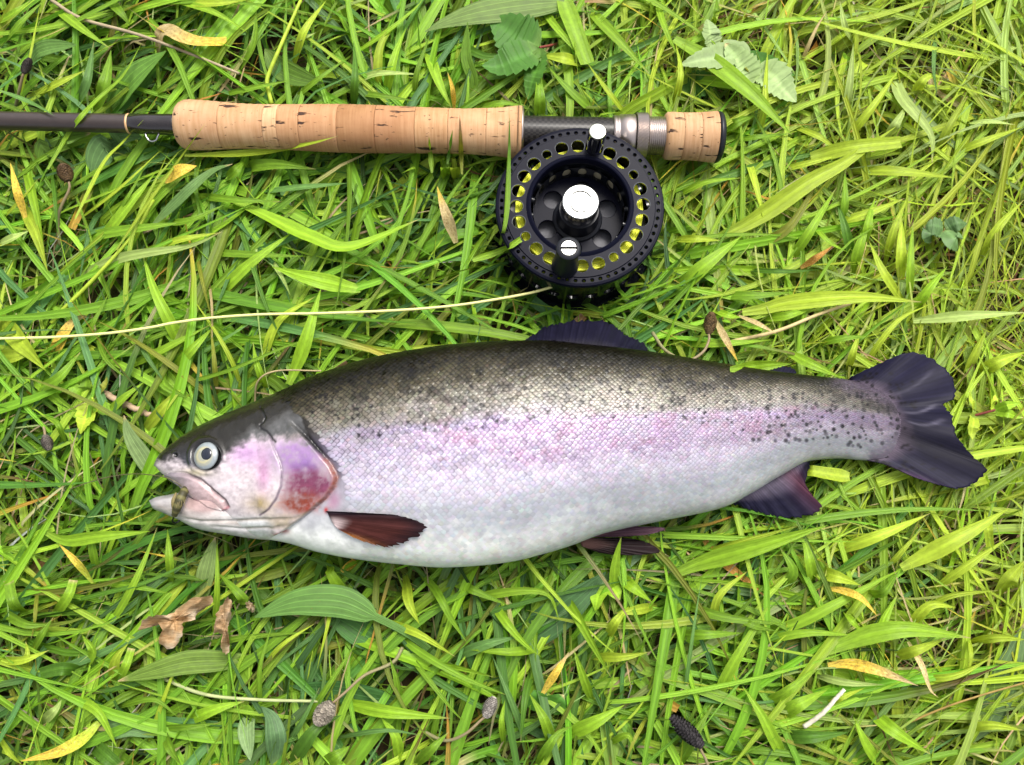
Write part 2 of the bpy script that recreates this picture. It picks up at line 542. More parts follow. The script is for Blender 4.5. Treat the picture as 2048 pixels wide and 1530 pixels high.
def sculpt(x, y):
    """millimetres to raise the skin at a photo pixel"""
    h = np.zeros(x.shape)
    m = x < 720
    X, Y = x[m], y[m]
    d, s, t = pdist(X, Y, GILL)
    fade = sstep(0.0, 0.12, t) * (1 - sstep(0.93, 1.0, t))
    sd = d * np.where(s >= 0, 1, -1)
    hh = fade * (np.where(sd > 0, 1.7 * np.exp(-sd / 55.0) * sstep(0, 5, sd), -1.3 * np.exp(-(sd / 9.0) ** 2)))
    d, s, t = pdist(X, Y, PREOP)
    sd = d * s
    hh += np.where(sd > 0, 0.7 * np.exp(-sd / 26) * sstep(-1, 4, sd), -0.5 * np.exp(-(sd / 4) ** 2)) * sstep(0, .1, t) * (1 - sstep(.9, 1, t))
    d, _, _ = pdist(X, Y, CRACK)
    hh -= 0.5 * np.exp(-(d / 1.8) ** 2)
    d, s, t = pdist(X, Y, MAXU)
    hh -= 0.8 * np.exp(-(d / 3.0) ** 2) * sstep(0, .15, t)
    ins = inpoly(X, Y, MAXU + MAXL[::-1])
    hh += np.where(ins, 0.9 * sstep(0, 7, d), 0)
    for ln, a in ((JAWL, 0.7), (BRANCH, 0.5)):
        d, s, t = pdist(X, Y, ln)
        hh -= a * np.exp(-(d / 3.0) ** 2) * np.sin(np.pi * np.clip(t, 0, 1)) ** .5
    r = np.hypot(X - EYE[0], (Y - EYE[1]))
    hh -= 2.2 * (1 - sstep(22, 31, r))
    hh += 0.8 * np.exp(-((r - 34) / 5.0) ** 2)
    r = np.hypot(X - 351, Y - 910)
    hh += 0.5 * np.exp(-((r - 6) / 2.5) ** 2) - 1.0 * np.exp(-(r / 3.5) ** 2)
    hh += (fbm(X / 14, Y / 14, 3) - 0.5) * 0.5
    h[m] = hh
    return h + (fbm(x / 60, y / 60, 8) - 0.5) * 0.5


def lerp3(c, d, f):
    f = np.clip(f, 0, 1)[..., None]
    return c * (1 - f) + np.array(d) * f


spr = np.random.default_rng(5)
SPOTS = []
for _ in range(520):
    x = 620 + 1180 * spr.random() ** 0.8
    yt, yb = float(crv(TOP, x)), float(crv(BOT, x))
    lim = 0.34 + 0.46 * float(sstep(1350, 1700, x))
    SPOTS.append((x, yt + (yb - yt) * (0.04 + lim * spr.random() ** 0.9), 2.0 + 2.2 * spr.random(), 0.45 + 0.5 * spr.random()))
SPOTS = np.array(SPOTS)


def tone(c):
    return 0.84 * np.clip(c, 0, 1) ** 1.38


def fish_col(x, y, scale=False):
    """skin pigment with some painted reflections at a photo pixel; scale=True gives the guanine-silver of a scale's face"""
    xc = np.clip(x, 314, 1810)
    yt, yb = crv(TOP, xc), crv(BOT, xc)
    q = (y - yt) / np.maximum(yb - yt, 8)
    n1 = fbm(x / 55, y / 40, 1) - 0.5
    n2 = fbm(x / 16, y / 12, 2) - 0.5
    n3 = fbm(x / 120, y / 60, 4) - 0.5
    e = q + n1 * 0.10 + n3 * 0.10 + n2 * 0.05
    tail = sstep(1250, 1650, x)
    if scale:
        back, mid, lil = (0.112, 0.099, 0.058), (0.335, 0.315, 0.275), (0.50, 0.475, 0.56)
        pink, silver, grey, belly = (0.535, 0.425, 0.565), (0.635, 0.595, 0.68), (0.49, 0.505, 0.535), (0.78, 0.79, 0.765)
    else:
        back, mid, lil = (0.026, 0.022, 0.012), (0.075, 0.066, 0.052), (0.21, 0.20, 0.25)
        pink, silver, grey, belly = (0.27, 0.19, 0.29), (0.40, 0.38, 0.43), (0.50, 0.515, 0.54), (0.86, 0.87, 0.845)
    c = np.broadcast_to(np.array(back), x.shape + (3,)).copy()
    c = c * (0.22 + 0.78 * sstep(0.0, 0.14, e))[..., None]  # dark back pigment, its rim darker still: a painted grass reflection
    c = lerp3(c, mid, sstep(0.09 - .02 * tail, 0.30 - 0.03 * tail, e))
    c = lerp3(c, lil, sstep(0.24, 0.46, e) * (1 - 0.45 * tail))
    c = lerp3(c, pink, sstep(0.31, 0.45, e) * (0.72 + 0.9 * n1 + 0.5 * n2) * (0.35 + 0.65 * sstep(700, 1050, x)) * (1 - 0.3 * tail))
    c = lerp3(c, (0.50, 0.40, 0.62) if scale else (0.25, 0.19, 0.32), 0.34 * np.exp(-((y - np.interp(x, [640, 760, 900, 1000, 1200, 1500, 1800], [868, 862, 850, 850, 838, 828, 840]) + 14 * n1) / 11) ** 2) * sstep(660, 720, x))
    c = lerp3(c, silver, sstep(0.40 + .10 * sstep(800, 1150, x), 0.64, e + n2 * 0.10) * (1 - 0.25 * tail))
    c = lerp3(c, grey, sstep(0.62, 0.78, e) * (0.65 + 0.35 * sstep(720, 1000, x)))
    c = lerp3(c, belly, sstep(0.80 - 0.06 * (1 - sstep(800, 1000, x)), 0.95, e) * (1 - 0.65 * sstep(900, 1300, x)))
    c = c * (1 - 0.30 * sstep(1450, 1740, x))[..., None]
    dtail, _, _ = pdist(x, y, [(1690, 757), (1737, 772), (1787, 797), (1806, 830), (1811, 858), (1800, 893), (1758, 924)])
    c = lerp3(c, (0.17, 0.14, 0.185), (1 - sstep(4, 46, dtail + 26 * n2)) * 0.85)
    patch = sstep(0.50, 0.66, fbm(x / 30, y / 20, 21, 5)) * sstep(0.03, 0.12, q) * (1 - sstep(0.27, 0.33, q))
    c = c * (1 - (0.42 * patch)[..., None])                                      # darker cloudy marks along the back
    c = c * (1 + (0.22 * n2)[..., None])
    bl = sstep(0.60, 0.66, fbm(x / 22, y / 17, 33)) * sstep(0.30, 0.36, q) * (1 - sstep(0.52, 0.60, q)) * sstep(760, 900, x)
    c = lerp3(c, (0.42, 0.22, 0.33) if scale else (0.24, 0.11, 0.18), 0.32 * bl)  # rosy freckles in the side stripe
    c = c * (1 - 0.13 * sstep(900, 1300, x) * sstep(0.3, 0.45, e))[..., None]
    if scale:
        c = c * (1 + 0.10 * (1 - sstep(0.16, 0.34, e)))[..., None]  # back scales lightened: their glints are put into the colour
    for sx, sy, sr, sa in SPOTS:
        m = (np.abs(x - sx) < 9) & (np.abs(y - sy) < 9)
        if m.any():
            d = np.hypot(x[m] - sx, y[m] - sy)
            c[m] = lerp3(c[m], (0.018, 0.016, 0.022), sa * (1 - sstep(sr * 0.6, sr * 1.5, d)))
    if scale:
        return tone(c)
    # ---- head
    m = x < 715
    X, Y = x[m], y[m]
    h = c[m].copy()
    nn = fbm(X / 18, Y / 14, 12) - 0.5
    nf = fbm(X / 6, Y / 5, 13) - 0.5
    d, s, t = pdist(X, Y, GILL)
    sd = d * np.where(s >= 0, 1, -1)
    d3, s3, _ = pdist(X, Y, HEADLINE)
    onhead = sstep(-2.5, 2.5, d3 * np.where(s3 >= 0, 1, -1) + nf * 5) * np.where(X < 690, 1, 0)
    crest = np.interp(X, [313, 345, 390, 440, 480, 520, 560, 600, 640], [925, 925, 938, 930, 893, 880, 876, 882, 905])
    dp, sp_, _ = pdist(X, Y, PREOP)
    pmask = sstep(-3, 12, -dp * sp_ + 14 * nf) * sstep(540, 552, X)
    # cheek base
    hd = np.broadcast_to(np.array((0.66, 0.60, 0.62)), X.shape + (3,)).copy()
    hd = lerp3(hd, (0.56, 0.38, 0.58), np.exp(-((X - 492) / 38) ** 2 - ((Y - 905) / 24) ** 2) * 0.9)
    hd = lerp3(hd, (0.58, 0.34, 0.50), np.exp(-((X - 528) / 14) ** 2 - ((Y - 945) / 40) ** 2) * 0.8)
    hd = lerp3(hd, (0.41, 0.285, 0.475), np.minimum(1, 1.4 * np.exp(-((X - 595) / 52) ** 2 - ((Y - 912) / 32) ** 2)) * (0.9 + nn + nf))
    hd = lerp3(hd, (0.30, 0.22, 0.47), np.exp(-((X - 612) / 30) ** 2 - ((Y - 935) / 16) ** 2) * (0.6 + nn * 1.6))
    hd = lerp3(hd, (0.245, 0.085, 0.155), np.minimum(1, 1.5 * np.exp(-((X - 622) / 56) ** 2 - ((Y - 968) / 30) ** 2)) * (0.88 + 1.2 * nn + 0.8 * nf) * pmask)
    hd = lerp3(hd, (0.285, 0.085, 0.055), np.minimum(1, 1.4 * np.exp(-((X - 605) / 42) ** 2 - ((Y - 1004) / 20) ** 2)) * (0.85 + 1.3 * nn + 0.8 * nf) * pmask)
    hd = lerp3(hd, (0.45, 0.37, 0.22), np.exp(-((X - 520) / 30) ** 2 - ((Y - 1008) / 20) ** 2) * (0.75 + nn))
    hd = lerp3(hd, (0.42, 0.36, 0.22), np.exp(-((X - 560) / 45) ** 2 - ((Y - 1040) / 14) ** 2) * (0.7 + nn))
    hd = lerp3(hd, (0.62, 0.56, 0.40), np.exp(-((X - 392) / 30) ** 2 - ((Y - 945) / 9) ** 2) * 0.8)
    hd = lerp3(hd, (0.76, 0.77, 0.77), sstep(1022, 1050, Y) * (1 - sstep(520, 560, X)))
    hd = lerp3(hd, (0.42, 0.35, 0.26), np.exp(-((X - 590) / 26) ** 2 - ((Y - 868) / 14) ** 2) * 0.5)
    # crown: dark, its grey wet reflection painted into the colour
    dark = 1 - sstep(-15, 11, Y - crest + nn * 34 + nf * 8)
    cr = np.broadcast_to(np.array((0.045, 0.040, 0.030)), X.shape + (3,)).copy()
    cr = lerp3(cr, (0.165, 0.165, 0.165), sstep(34, 66, Y - crv(TOP, np.clip(X, 314, 1800)) + nn * 30) * sstep(430, 520, X))
    cr = lerp3(cr, (0.09, 0.095, 0.12), np.exp(-((X - 395) / 50) ** 2 - ((Y - 925) / 22) ** 2))
    hd = hd * (1 - dark[:, None]) + cr * dark[:, None]
    # jaw plate
    ins = inpoly(X, Y, MAXU + MAXL[::-1])
    ml = sstep(330, 430, X)
    mcol = lerp3(np.broadcast_to(np.array((0.34, 0.31, 0.34)), X.shape + (3,)), (0.66, 0.52, 0.52), ml)
    hd = np.where(ins[:, None], mcol, hd)
    d2, _, _ = pdist(X, Y, MAXU)
    hd = lerp3(hd, (0.13, 0.10, 0.11), 0.85 * np.exp(-(d2 / 2.6) ** 2) * sstep(365, 385, X))
    d2, _, _ = pdist(X, Y, MAXL)
    hd = lerp3(hd, (0.52, 0.25, 0.27), 0.7 * np.exp(-(d2 / 3.5) ** 2) * sstep(385, 400, X))
    d2, _, _ = pdist(X, Y, PREOP)
    hd = lerp3(hd, (0.20, 0.15, 0.20), 0.75 * np.exp(-(d2 / 2.2) ** 2))
    d2, _, _ = pdist(X, Y, CRACK)
    hd = lerp3(hd, (0.010, 0.008, 0.008), 0.95 * np.exp(-(d2 / 2.3) ** 2))
    for ln, cc in ((JAWL, (0.42, 0.36, 0.28)), (BRANCH, (0.40, 0.35, 0.30))):
        d2, _, tt = pdist(X, Y, ln)
        hd = lerp3(hd, cc, 0.6 * np.exp(-(d2 / 3) ** 2))
    r = np.hypot(X - 351, Y - 910)
    hd = lerp3(hd, (0.01, 0.01, 0.012), 1 - sstep(2.5, 5, r))
    rim = np.hypot(X - EYE[0], Y - EYE[1])
    hd = lerp3(hd, (0.05, 0.05, 0.055), 1 - sstep(26, 35, rim))
    hd = hd * (1 + (nf * 0.42 + nn * 0.25)[:, None])
    w = np.maximum(onhead, 0)
    h = h * (1 - w[:, None]) + hd * w[:, None]
    # behind the gill: raw red rim and blood by the pectoral root
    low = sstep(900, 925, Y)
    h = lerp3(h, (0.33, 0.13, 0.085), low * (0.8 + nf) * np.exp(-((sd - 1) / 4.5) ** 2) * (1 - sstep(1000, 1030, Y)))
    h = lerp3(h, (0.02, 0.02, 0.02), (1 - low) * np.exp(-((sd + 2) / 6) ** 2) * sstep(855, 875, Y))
    h = lerp3(h, (0.46, 0.06, 0.06), np.exp(-((X - 640) / 20) ** 2 - ((Y - 1015) / 9) ** 2) * (0.55 + nn * 2.2))
    h = lerp3(h, (0.50, 0.05, 0.05), np.exp(-((X - 652) / 4) ** 2 - ((Y - 1020) / 5) ** 2))
    h = lerp3(h, (0.45, 0.07, 0.06), np.exp(-((X - 563) / 12) ** 2 - ((Y - 1066) / 4) ** 2) * 0.8)
    h = lerp3(h, (0.48, 0.30, 0.40), np.exp(-((X - 668) / 13) ** 2 - ((Y - 1001) / 17) ** 2) * 0.85)
    c[m] = h
    return tone(c)


def skin(up, lo):
    n = len(up)
    x, y = proj(up)
    du = np.gradient(up, axis=0); dv = np.gradient(up, axis=1)
    nr = np.cross(dv, du); nr /= np.linalg.norm(nr, axis=-1, keepdims=True) + 1e-12
    nr = np.where(nr[..., 2:3] < -0.2, -nr, nr)
    edge = np.clip(np.sin(phU) * 3, 0, 1)[None, :] * sstep(0, 8, np.arange(n))[:, None]
    up2 = up + nr * (sculpt(x, y) * edge / 1000)[..., None]
    C = fish_col(x, y)
    V = np.concatenate([up2, lo[:, lowi]], 1)
    CC = np.concatenate([C, C[:, lowi]], 1)
    m = V.shape[1]
    return V, CC, grid_faces(n, m, wrap_m=True), up2, nr, x, y


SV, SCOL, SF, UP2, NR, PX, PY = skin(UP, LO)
JV, JCOL, JF, JUP2, _, JPX, JPY = skin(JUP, JLO)
jm = JV.shape[1]
tmp = JCOL[:, :NU]                                     # lower jaw: pale lip outside, flesh inside the mouth
jx_, jy_ = JPX, JPY
tmp = lerp3(tmp * 0 + np.array((0.70, 0.70, 0.70)), (0.40, 0.40, 0.43), (1 - sstep(320, 352, jx_)) * 0.8)
tmp = lerp3(tmp, (0.50, 0.38, 0.37), np.minimum(1, 1.6 * np.exp(-((jx_ - 405) / 45) ** 2 - ((jy_ - 1008) / 20) ** 2)) * 0.95)
tmp = lerp3(tmp, (0.42, 0.36, 0.26), sstep(470, 560, jx_) * sstep(1050, 1068, jy_) * 0.6)
tmp = lerp3(tmp, (0.30, 0.28, 0.30), 0.6 * np.exp(-((jy_ - np.interp(jx_, [303, 345, 420], [1001, 991, 990])) / 4.0) ** 2) * (1 - sstep(360, 400, jx_)))
d_, _, _ = pdist(jx_, jy_, [(318, 1012), (350, 1022), (400, 1040), (470, 1046), (540, 1046)])
tmp = lerp3(tmp, (0.40, 0.37, 0.36), 0.7 * np.exp(-(d_ / 3.0) ** 2))
tmp = lerp3(tmp, (0.55, 0.50, 0.46), 0.55 * np.exp(-(d_ / 14.0) ** 2))
tmp = tone(tmp * (0.72 + 0.5 * fbm(jx_ / 16, jy_ / 9, 40))[..., None])
JCOL = np.concatenate([tmp, tmp[:, lowi]], 1)

trout = thing('trout', 'big silvery trout with a lilac side stripe lying on its side in the grass', 'fish', (float(TW[500, 0]), float(TW[500, 1] - 0.05), 0.016))
mb = MB()
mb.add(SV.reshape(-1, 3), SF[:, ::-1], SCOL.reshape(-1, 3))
mb.add(JV.reshape(-1, 3), JF[:, ::-1], JCOL.reshape(-1, 3))
e0, e1 = SV[0].mean(0), SV[-1].mean(0)
mb.build('body', M['fish'], trout)

# ---- scales: each a small overlapping plate, one part
up_f = UP2.reshape(-1, 3)


def surf(ix, ip):
    """bilinear sample of the sculpted upper side"""
    i0 = np.clip(np.floor(ix).astype(int), 0, UP2.shape[0] - 2); j0 = np.clip(np.floor(ip).astype(int), 0, NU - 2)
    a = (ix - i0)[:, None]; b = (ip - j0)[:, None]

    def s(A):
        return (A[i0, j0] * (1 - a) + A[i0 + 1, j0] * a) * (1 - b) + (A[i0, j0 + 1] * (1 - a) + A[i0 + 1, j0 + 1] * a) * b
    return s(UP2), s(NR)


# arc-length along each section gives evenly spaced rows
arc = np.concatenate([np.zeros((len(xs), 1)), np.cumsum(np.linalg.norm(np.diff(UP, axis=1), axis=2), 1)], 1)
arc /= arc[:, -1:]
NROW = 92
cen_i, cen_p, row_s = [], [], []
stepx = np.array([(10.8 - 3.6 * float(sstep(1000, 1780, x))) for x in xs])
colpos = np.cumsum(1.7 / stepx)
for r in range(NROW):
    f = (r + 0.5) / NROW
    k = np.arange(0, colpos[-1], 1.0) + (0.5 if r % 2 else 0.0)
    ii = np.interp(k, colpos, np.arange(len(xs)))
    ij = np.array([np.interp(f, arc[min(int(a), len(xs) - 1)], np.arange(NU)) for a in ii])
    cen_i.append(ii); cen_p.append(ij); row_s.append(np.full(len(ii), f))
ci, cp, cf = np.concatenate(cen_i), np.concatenate(cen_p), np.concatenate(row_s)
ci = ci + rng.normal(0, 0.35, len(ci)); cp = np.clip(cp + rng.normal(0, 0.12, len(cp)), 1, NU - 2)
pos, nor = surf(ci, cp)
sx, sy = proj(pos)
FRONT = [(560, 770), (606, 800), (618, 830), (640, 862), (655, 890), (676, 925), (688, 960), (690, 990), (705, 1020), (760, 1040), (900, 1050)]
frontx = np.interp(sy, [768, 800, 820, 838, 862, 890, 925, 960, 990, 1020, 1045], [538, 564, 592, 610, 630, 648, 676, 690, 692, 700, 730])
keep = (sx > frontx + rng.normal(0, 3, len(sx))) & (sx < 1802) & (cf < 0.93)
ci, cp, cf, pos, nor, sx, sy = [a[keep] for a in (ci, cp, cf, pos, nor, sx, sy)]
p2, _ = surf(ci + 2, cp)
tdir = p2 - pos; tdir -= nor * (tdir * nor).sum(1, keepdims=True); tdir /= np.linalg.norm(tdir, axis=1, keepdims=True)
bdir = np.cross(nor, tdir)
kk = np.array(kpx([0, 0, 0.05]))
sl = np.interp(ci, np.arange(len(xs)), stepx) * kk
girth = np.interp(ci, np.arange(len(xs)), np.linalg.norm(np.diff(UP, axis=1), axis=2).sum(1)) / NROW
relief = (1 - 0.75 * sstep(0.55, 0.85, cf)) * (0.9 + 0.2 * rng.random(len(ci)))
shape = np.array([(-0.75, 0.0), (-0.45, 0.78), (0.05, 0.98), (0.42, 0.62), (0.64, 0.0), (0.42, -0.62), (0.05, -0.98), (-0.45, -0.78)])
hgt = np.array([-0.25, -0.12, 0.12, 0.40, 0.52, 0.40, 0.12, -0.12])
S = len(ci)
lv = sl[:, None] * shape[None, :, 0] * 1.05; bv = girth[:, None] * shape[None, :, 1] * 1.05
hv = (hgt[None] * 0.00034) * relief[:, None] + (lv * rng.normal(0, 0.07, (len(ci), 1)) + bv * rng.normal(0, 0.07, (len(ci), 1))) * relief[:, None]
ring = pos[:, None] + lv[..., None] * tdir[:, None] + bv[..., None] * bdir[:, None] + hv[..., None] * nor[:, None]
inr = (0.43 + 0.21 * sstep(0.2, 0.45, cf))[:, None]
inner = pos[:, None] + (lv * inr)[..., None] * tdir[:, None] + (bv * inr)[..., None] * bdir[:, None] + ((hgt[None] * 0.62 * 0.00034 + 0.00012) * relief[:, None])[..., None] * nor[:, None]
cent = pos + nor * (0.00022 * relief)[:, None]
SVx = np.concatenate([ring, inner, cent[:, None]], 1)
vx, vy = proj(SVx)
jamp = (0.50 - 0.28 * sstep(0.25, 0.45, cf))[:, None]
jit = ((1 - jamp / 2 + jamp * rng.random((S, 1))) * (1 + rng.normal(0, 0.035, (S, 3))))[:, None]
cs = np.clip(fish_col(vx, vy, True) * jit, 0, 0.9)
sk = fish_col(vx, vy)
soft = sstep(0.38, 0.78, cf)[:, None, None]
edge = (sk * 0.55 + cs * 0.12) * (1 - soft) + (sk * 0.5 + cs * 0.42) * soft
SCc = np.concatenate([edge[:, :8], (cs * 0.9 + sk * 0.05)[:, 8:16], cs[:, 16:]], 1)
k8 = np.arange(8)
fq = np.stack([k8, (k8 + 1) % 8, 8 + (k8 + 1) % 8, 8 + k8], -1)
ft = np.stack([8 + k8, 8 + (k8 + 1) % 8, np.full(8, 16)], -1)
o17 = (np.arange(S) * 17)[:, None, None]
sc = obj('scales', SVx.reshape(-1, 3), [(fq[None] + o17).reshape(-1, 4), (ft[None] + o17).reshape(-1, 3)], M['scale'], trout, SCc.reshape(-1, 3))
sc['kind'] = 'stuff'


def skin_z(px, py, dz=0.0):
    """height of the trout's upper side where the photograph shows pixel (px, py)"""
    d = (PX - px) ** 2 + (PY - py) ** 2
    i = np.unravel_index(np.argmin(d), d.shape)
    return UP2[i][2] + dz


# ---- eye
ez = skin_z(EYE[0], EYE[1] - 38, 0.0)
ec = P(EYE[0], EYE[1], skin_z(*EYE) + 0.0005)
er = 28.5 * kpx(ec)
en = NR[np.unravel_index(np.argmin((PX - EYE[0]) ** 2 + (PY - EYE[1]) ** 2), PX.shape)]
en = en / np.linalg.norm(en)
rr = np.linspace(0, 1, 26)
prof = [(0.0032 * math.sqrt(max(0, 1 - (r * 0.97) ** 2)) - 0.0005, r * er) for r in rr]
V, F = lathe(ec, en, prof, 48)
q = np.repeat(rr, 48)
ang = np.tile(np.linspace(0, 2 * np.pi, 48, endpoint=False), 26)
ic = np.broadcast_to(np.array((0.47, 0.47, 0.40)), (len(q), 3)).copy()
ic = lerp3(ic, (0.62, 0.58, 0.38), np.exp(-((q - 0.50) / 0.08) ** 2))
ic = lerp3(ic, (0.40, 0.44, 0.46), sstep(0.64, 0.78, q + 0.05 * np.sin(ang)))
ic = lerp3(ic, (0.05, 0.05, 0.05), sstep(0.94, 1.0, q))
ic = ic ** 1.3 * 0.72
ic *= (0.85 + 0.3 * fbm(np.cos(ang) * 5 + 9, np.sin(ang) * 5 + q * 8, 50))[:, None]
eye = obj('eye', V, F, M['eye'], trout, ic)
pc = P(EYE[0] - 0.5, EYE[1] - 4, ec[2] + 0.0026)
V, F = lathe(pc, en, [(0.0007 * math.sqrt(max(0, 1 - r * r)), r * 12.5 * kpx(pc)) for r in np.linspace(0, 1, 10)], 32)
obj('pupil', V, F, M['pupil'], eye)


# ---- fins
def fin(name, pairs, zr, zt, colf, m=70, n=22, thick=0.0005, ripple=0.0005, ragged=3.0, parent=None, follow=None, bow=0.0, seed=0, waves=9, lab=None):
    fr = np.random.default_rng(seed + 100)
    pr = np.array(pairs, float)
    root = spline(pr[:, :2], m); tip = spline(pr[:, 2:], m)
    s = np.linspace(0, 1, m)
    ln = np.linalg.norm(tip - root, axis=1, keepdims=True)
    jag = (fr.random(m) - 0.7) * ragged
    tip = tip + (tip - root) / (ln + 1e-6) * np.minimum(jag[:, None], ln * 0.2)
    t = np.linspace(0, 1, n)
    Q = root[:, None] + (tip - root)[:, None] * t[None, :, None]
    nx = np.stack([-(tip - root)[:, 1], (tip - root)[:, 0]], -1)
    Q = Q + bow * nx[:, None] * np.sin(np.pi * t)[None, :, None]
    zz = zr + (zt - zr) * t[None] ** 1.2 + ripple * np.sin(s[:, None] * waves * 2 * np.pi + 2.5 * t[None]) * t[None]
    zz = zz + 0.00012 * np.cos(np.arange(m)[:, None] * np.pi)                     # the fin rays stand proud
    zz = np.broadcast_to(zz, (m, n)).copy()
    if follow is not None:
        zb = np.array([[skin_z(Q[i, j, 0], Q[i, j, 1]) for j in range(n)] for i in range(0, m, 5)])
        zb = np.stack([np.interp(np.arange(m), np.arange(0, m, 5), zb[:, j]) for j in range(n)], 1)
        zz = zb + follow * (0.3 + 0.7 * t[None]) + 0.0004 + ripple * np.sin(s[:, None] * 40) * t[None]
    top = P(Q[..., 0], Q[..., 1], zz)
    bot = top.copy(); bot[..., 2] -= thick
    C = colf(s[:, None] + 0 * t[None], t[None] + 0 * s[:, None], Q[..., 0], Q[..., 1])
    ray = np.clip(0.5 + 0.5 * np.cos(np.arange(m) * np.pi) * (0.3 + 0.7 * fr.random(m)) + fr.normal(0, 0.16, m), 0, 1.3)
    C = C * (0.78 + 0.44 * ray[:, None, None] * (0.5 + vnoise(np.arange(m)[:, None] * 0.7, t[None] * 4, seed)[..., None] * 0.9))
    V = np.concatenate([top.reshape(-1, 3), bot.reshape(-1, 3)])
    k = m * n
    F = [grid_faces(m, n)[:, ::-1], grid_faces(m, n, off=k)]
    ring_ = np.concatenate([np.arange(n), np.arange(1, m) * n + n - 1, (m - 1) * n + np.arange(n - 2, -1, -1), np.arange(m - 2, 0, -1) * n])
    r2 = np.roll(ring_, -1)
    F.append(np.stack([ring_, r2, r2 + k, ring_ + k], -1))
    o = obj(name, V, F, M['fin'], parent or trout, np.vstack([C.reshape(-1, 3)] * 2))
    if lab:
        o['label'] = lab
    return o


NAVY, BLK = np.array((0.0095, 0.0088, 0.021)), np.array((0.004, 0.0036, 0.007))


def c_tail(s, t, x, y):
    c = lerp3(np.broadcast_to(np.array((0.085, 0.065, 0.09)), s.shape + (3,)), NAVY * 1.1, sstep(0.0, 0.30, t + 0.12 * (fbm(x / 12, y / 12, 66) - 0.5)))
    c = lerp3(c, BLK, np.exp(-((s - 0.62) / 0.10) ** 2) * 0.7)
    c = lerp3(c, (0.06, 0.035, 0.07), sstep(0.75, 0.95, s) * sstep(.4, 1, t))
    for sp, a in ((0.44, 0.5), (0.50, 0.45), (0.30, 0.2)):                         # pale creases between rays
        c = lerp3(c, (0.14, 0.13, 0.18), a * np.exp(-((s - sp - 0.02 * np.sin(t * 5)) / 0.006) ** 2) * sstep(0.1, 0.3, t) * (1 - sstep(0.75, 0.95, t)))
    fr = np.random.default_rng(3)
    for _ in range(75):
        a, b = fr.random(), fr.random() * 0.62
        if 0.42 < a < 0.68 and fr.random() < .7:
            continue
        i = int(a * (s.shape[0] - 1)); j = int(b * (s.shape[1] - 1))
        d = np.hypot(x - x[i, j], (y - y[i, j]) * 1.3)
        c = lerp3(c, (0.006, 0.005, 0.008), 0.9 * (1 - sstep(2.5, 5.5, d)))
    return c * (0.75 + 0.5 * fbm(x / 30, y / 10, 60))[..., None]


def c_dark(a, b, red=0.0):
    def f(s, t, x, y):
        c = lerp3(np.broadcast_to(np.array(a), s.shape + (3,)), b, sstep(0.0, 0.5, t))
        if red:
            c = lerp3(c, (0.10, 0.03, 0.045), red * np.exp(-((s - 0.72) / 0.12) ** 2))
        return c * (0.7 + 0.6 * fbm(x / 14, y / 8, 61))[..., None]
    return f


def c_pec(s, t, x, y):
    c = lerp3(np.broadcast_to(np.array((0.014, 0.009, 0.013)), s.shape + (3,)), (0.048, 0.014, 0.012), sstep(0.10, 0.60, s))
    c = lerp3(c, (0.26, 0.10, 0.022), sstep(0.66, 1.0, s) * sstep(0.2, .7, t))
    c = lerp3(c, (0.50, 0.40, 0.40), (1 - sstep(0.02, 0.24, t)) * sstep(0.25, 0.6, s) * 0.9)
    c = lerp3(c, (0.010, 0.007, 0.010), sstep(0.7, 1.0, t) * (1 - sstep(.5, .9, s)) * 0.8)
    return c * (0.75 + 0.5 * fbm(x / 20, y / 6, 62))[..., None]


CAUD = [(1690, 764, 1703, 753), (1706, 768, 1752, 730), (1722, 773, 1796, 710), (1738, 782, 1820, 704), (1752, 790, 1856, 713), (1765, 800, 1885, 733), (1775, 810, 1909, 757), (1786, 825, 1911, 793),
        (1792, 836, 1888, 810), (1795, 846, 1907, 832), (1796, 856, 1909, 858), (1794, 866, 1914, 872), (1790, 876, 1945, 912), (1784, 886, 1974, 938), (1778, 895, 1957, 962), (1770, 905, 1927, 977),
        (1762, 912, 1885, 972), (1752, 917, 1826, 953), (1742, 920, 1781, 932), (1730, 920, 1752, 924)]
fin('tail_fin', CAUD, 0.0285, 0.031, c_tail, m=130, n=34, ripple=0.00035, ragged=7, seed=1, thick=0.0009)
DORS = [(1035, 696, 1040, 684), (1065, 697, 1062, 672), (1095, 698, 1088, 655), (1130, 700, 1130, 643), (1165, 702, 1200, 640), (1195, 705, 1232, 654), (1225, 708, 1252, 668), (1255, 711, 1284, 683), (1285, 714, 1300, 706)]
fin('dorsal_fin', DORS, 0.046, 0.034, c_dark((0.022, 0.020, 0.022), NAVY * 0.8), m=80, seed=2, ripple=0.0004, ragged=6)
fin('adipose_fin', [(1530, 748, 1536, 738), (1550, 750, 1562, 731), (1570, 753, 1588, 737), (1588, 757, 1597, 752)], 0.034, 0.031, c_dark((0.02, 0.02, 0.026), NAVY * 0.9), m=30, n=10, seed=3)
ANAL = [(1462, 1002, 1469, 1010), (1478, 993, 1510, 1023), (1495, 985, 1548, 1033), (1512, 976, 1590, 1036), (1530, 967, 1620, 1032), (1548, 957, 1645, 1016), (1566, 947, 1623, 988), (1588, 935, 1610, 963), (1605, 925, 1618, 944), (1618, 918, 1622, 922)]
fin('anal_fin', ANAL, 0.030, 0.027, c_dark((0.10, 0.085, 0.12), NAVY * 1.0, red=0.5), m=80, seed=4, ripple=0.0004, ragged=9)
PECT = [(650, 1022, 700, 1024), (655, 1026, 800, 1031), (658, 1032, 853, 1051), (661, 1038, 846, 1066), (664, 1044, 805, 1087), (668, 1050, 770, 1094), (672, 1055, 722, 1082), (674, 1057, 690, 1066)]
fin('pectoral_fin', PECT, 0, 0, c_pec, m=80, n=26, follow=0.0022, seed=5, ragged=16, ripple=0.0003)
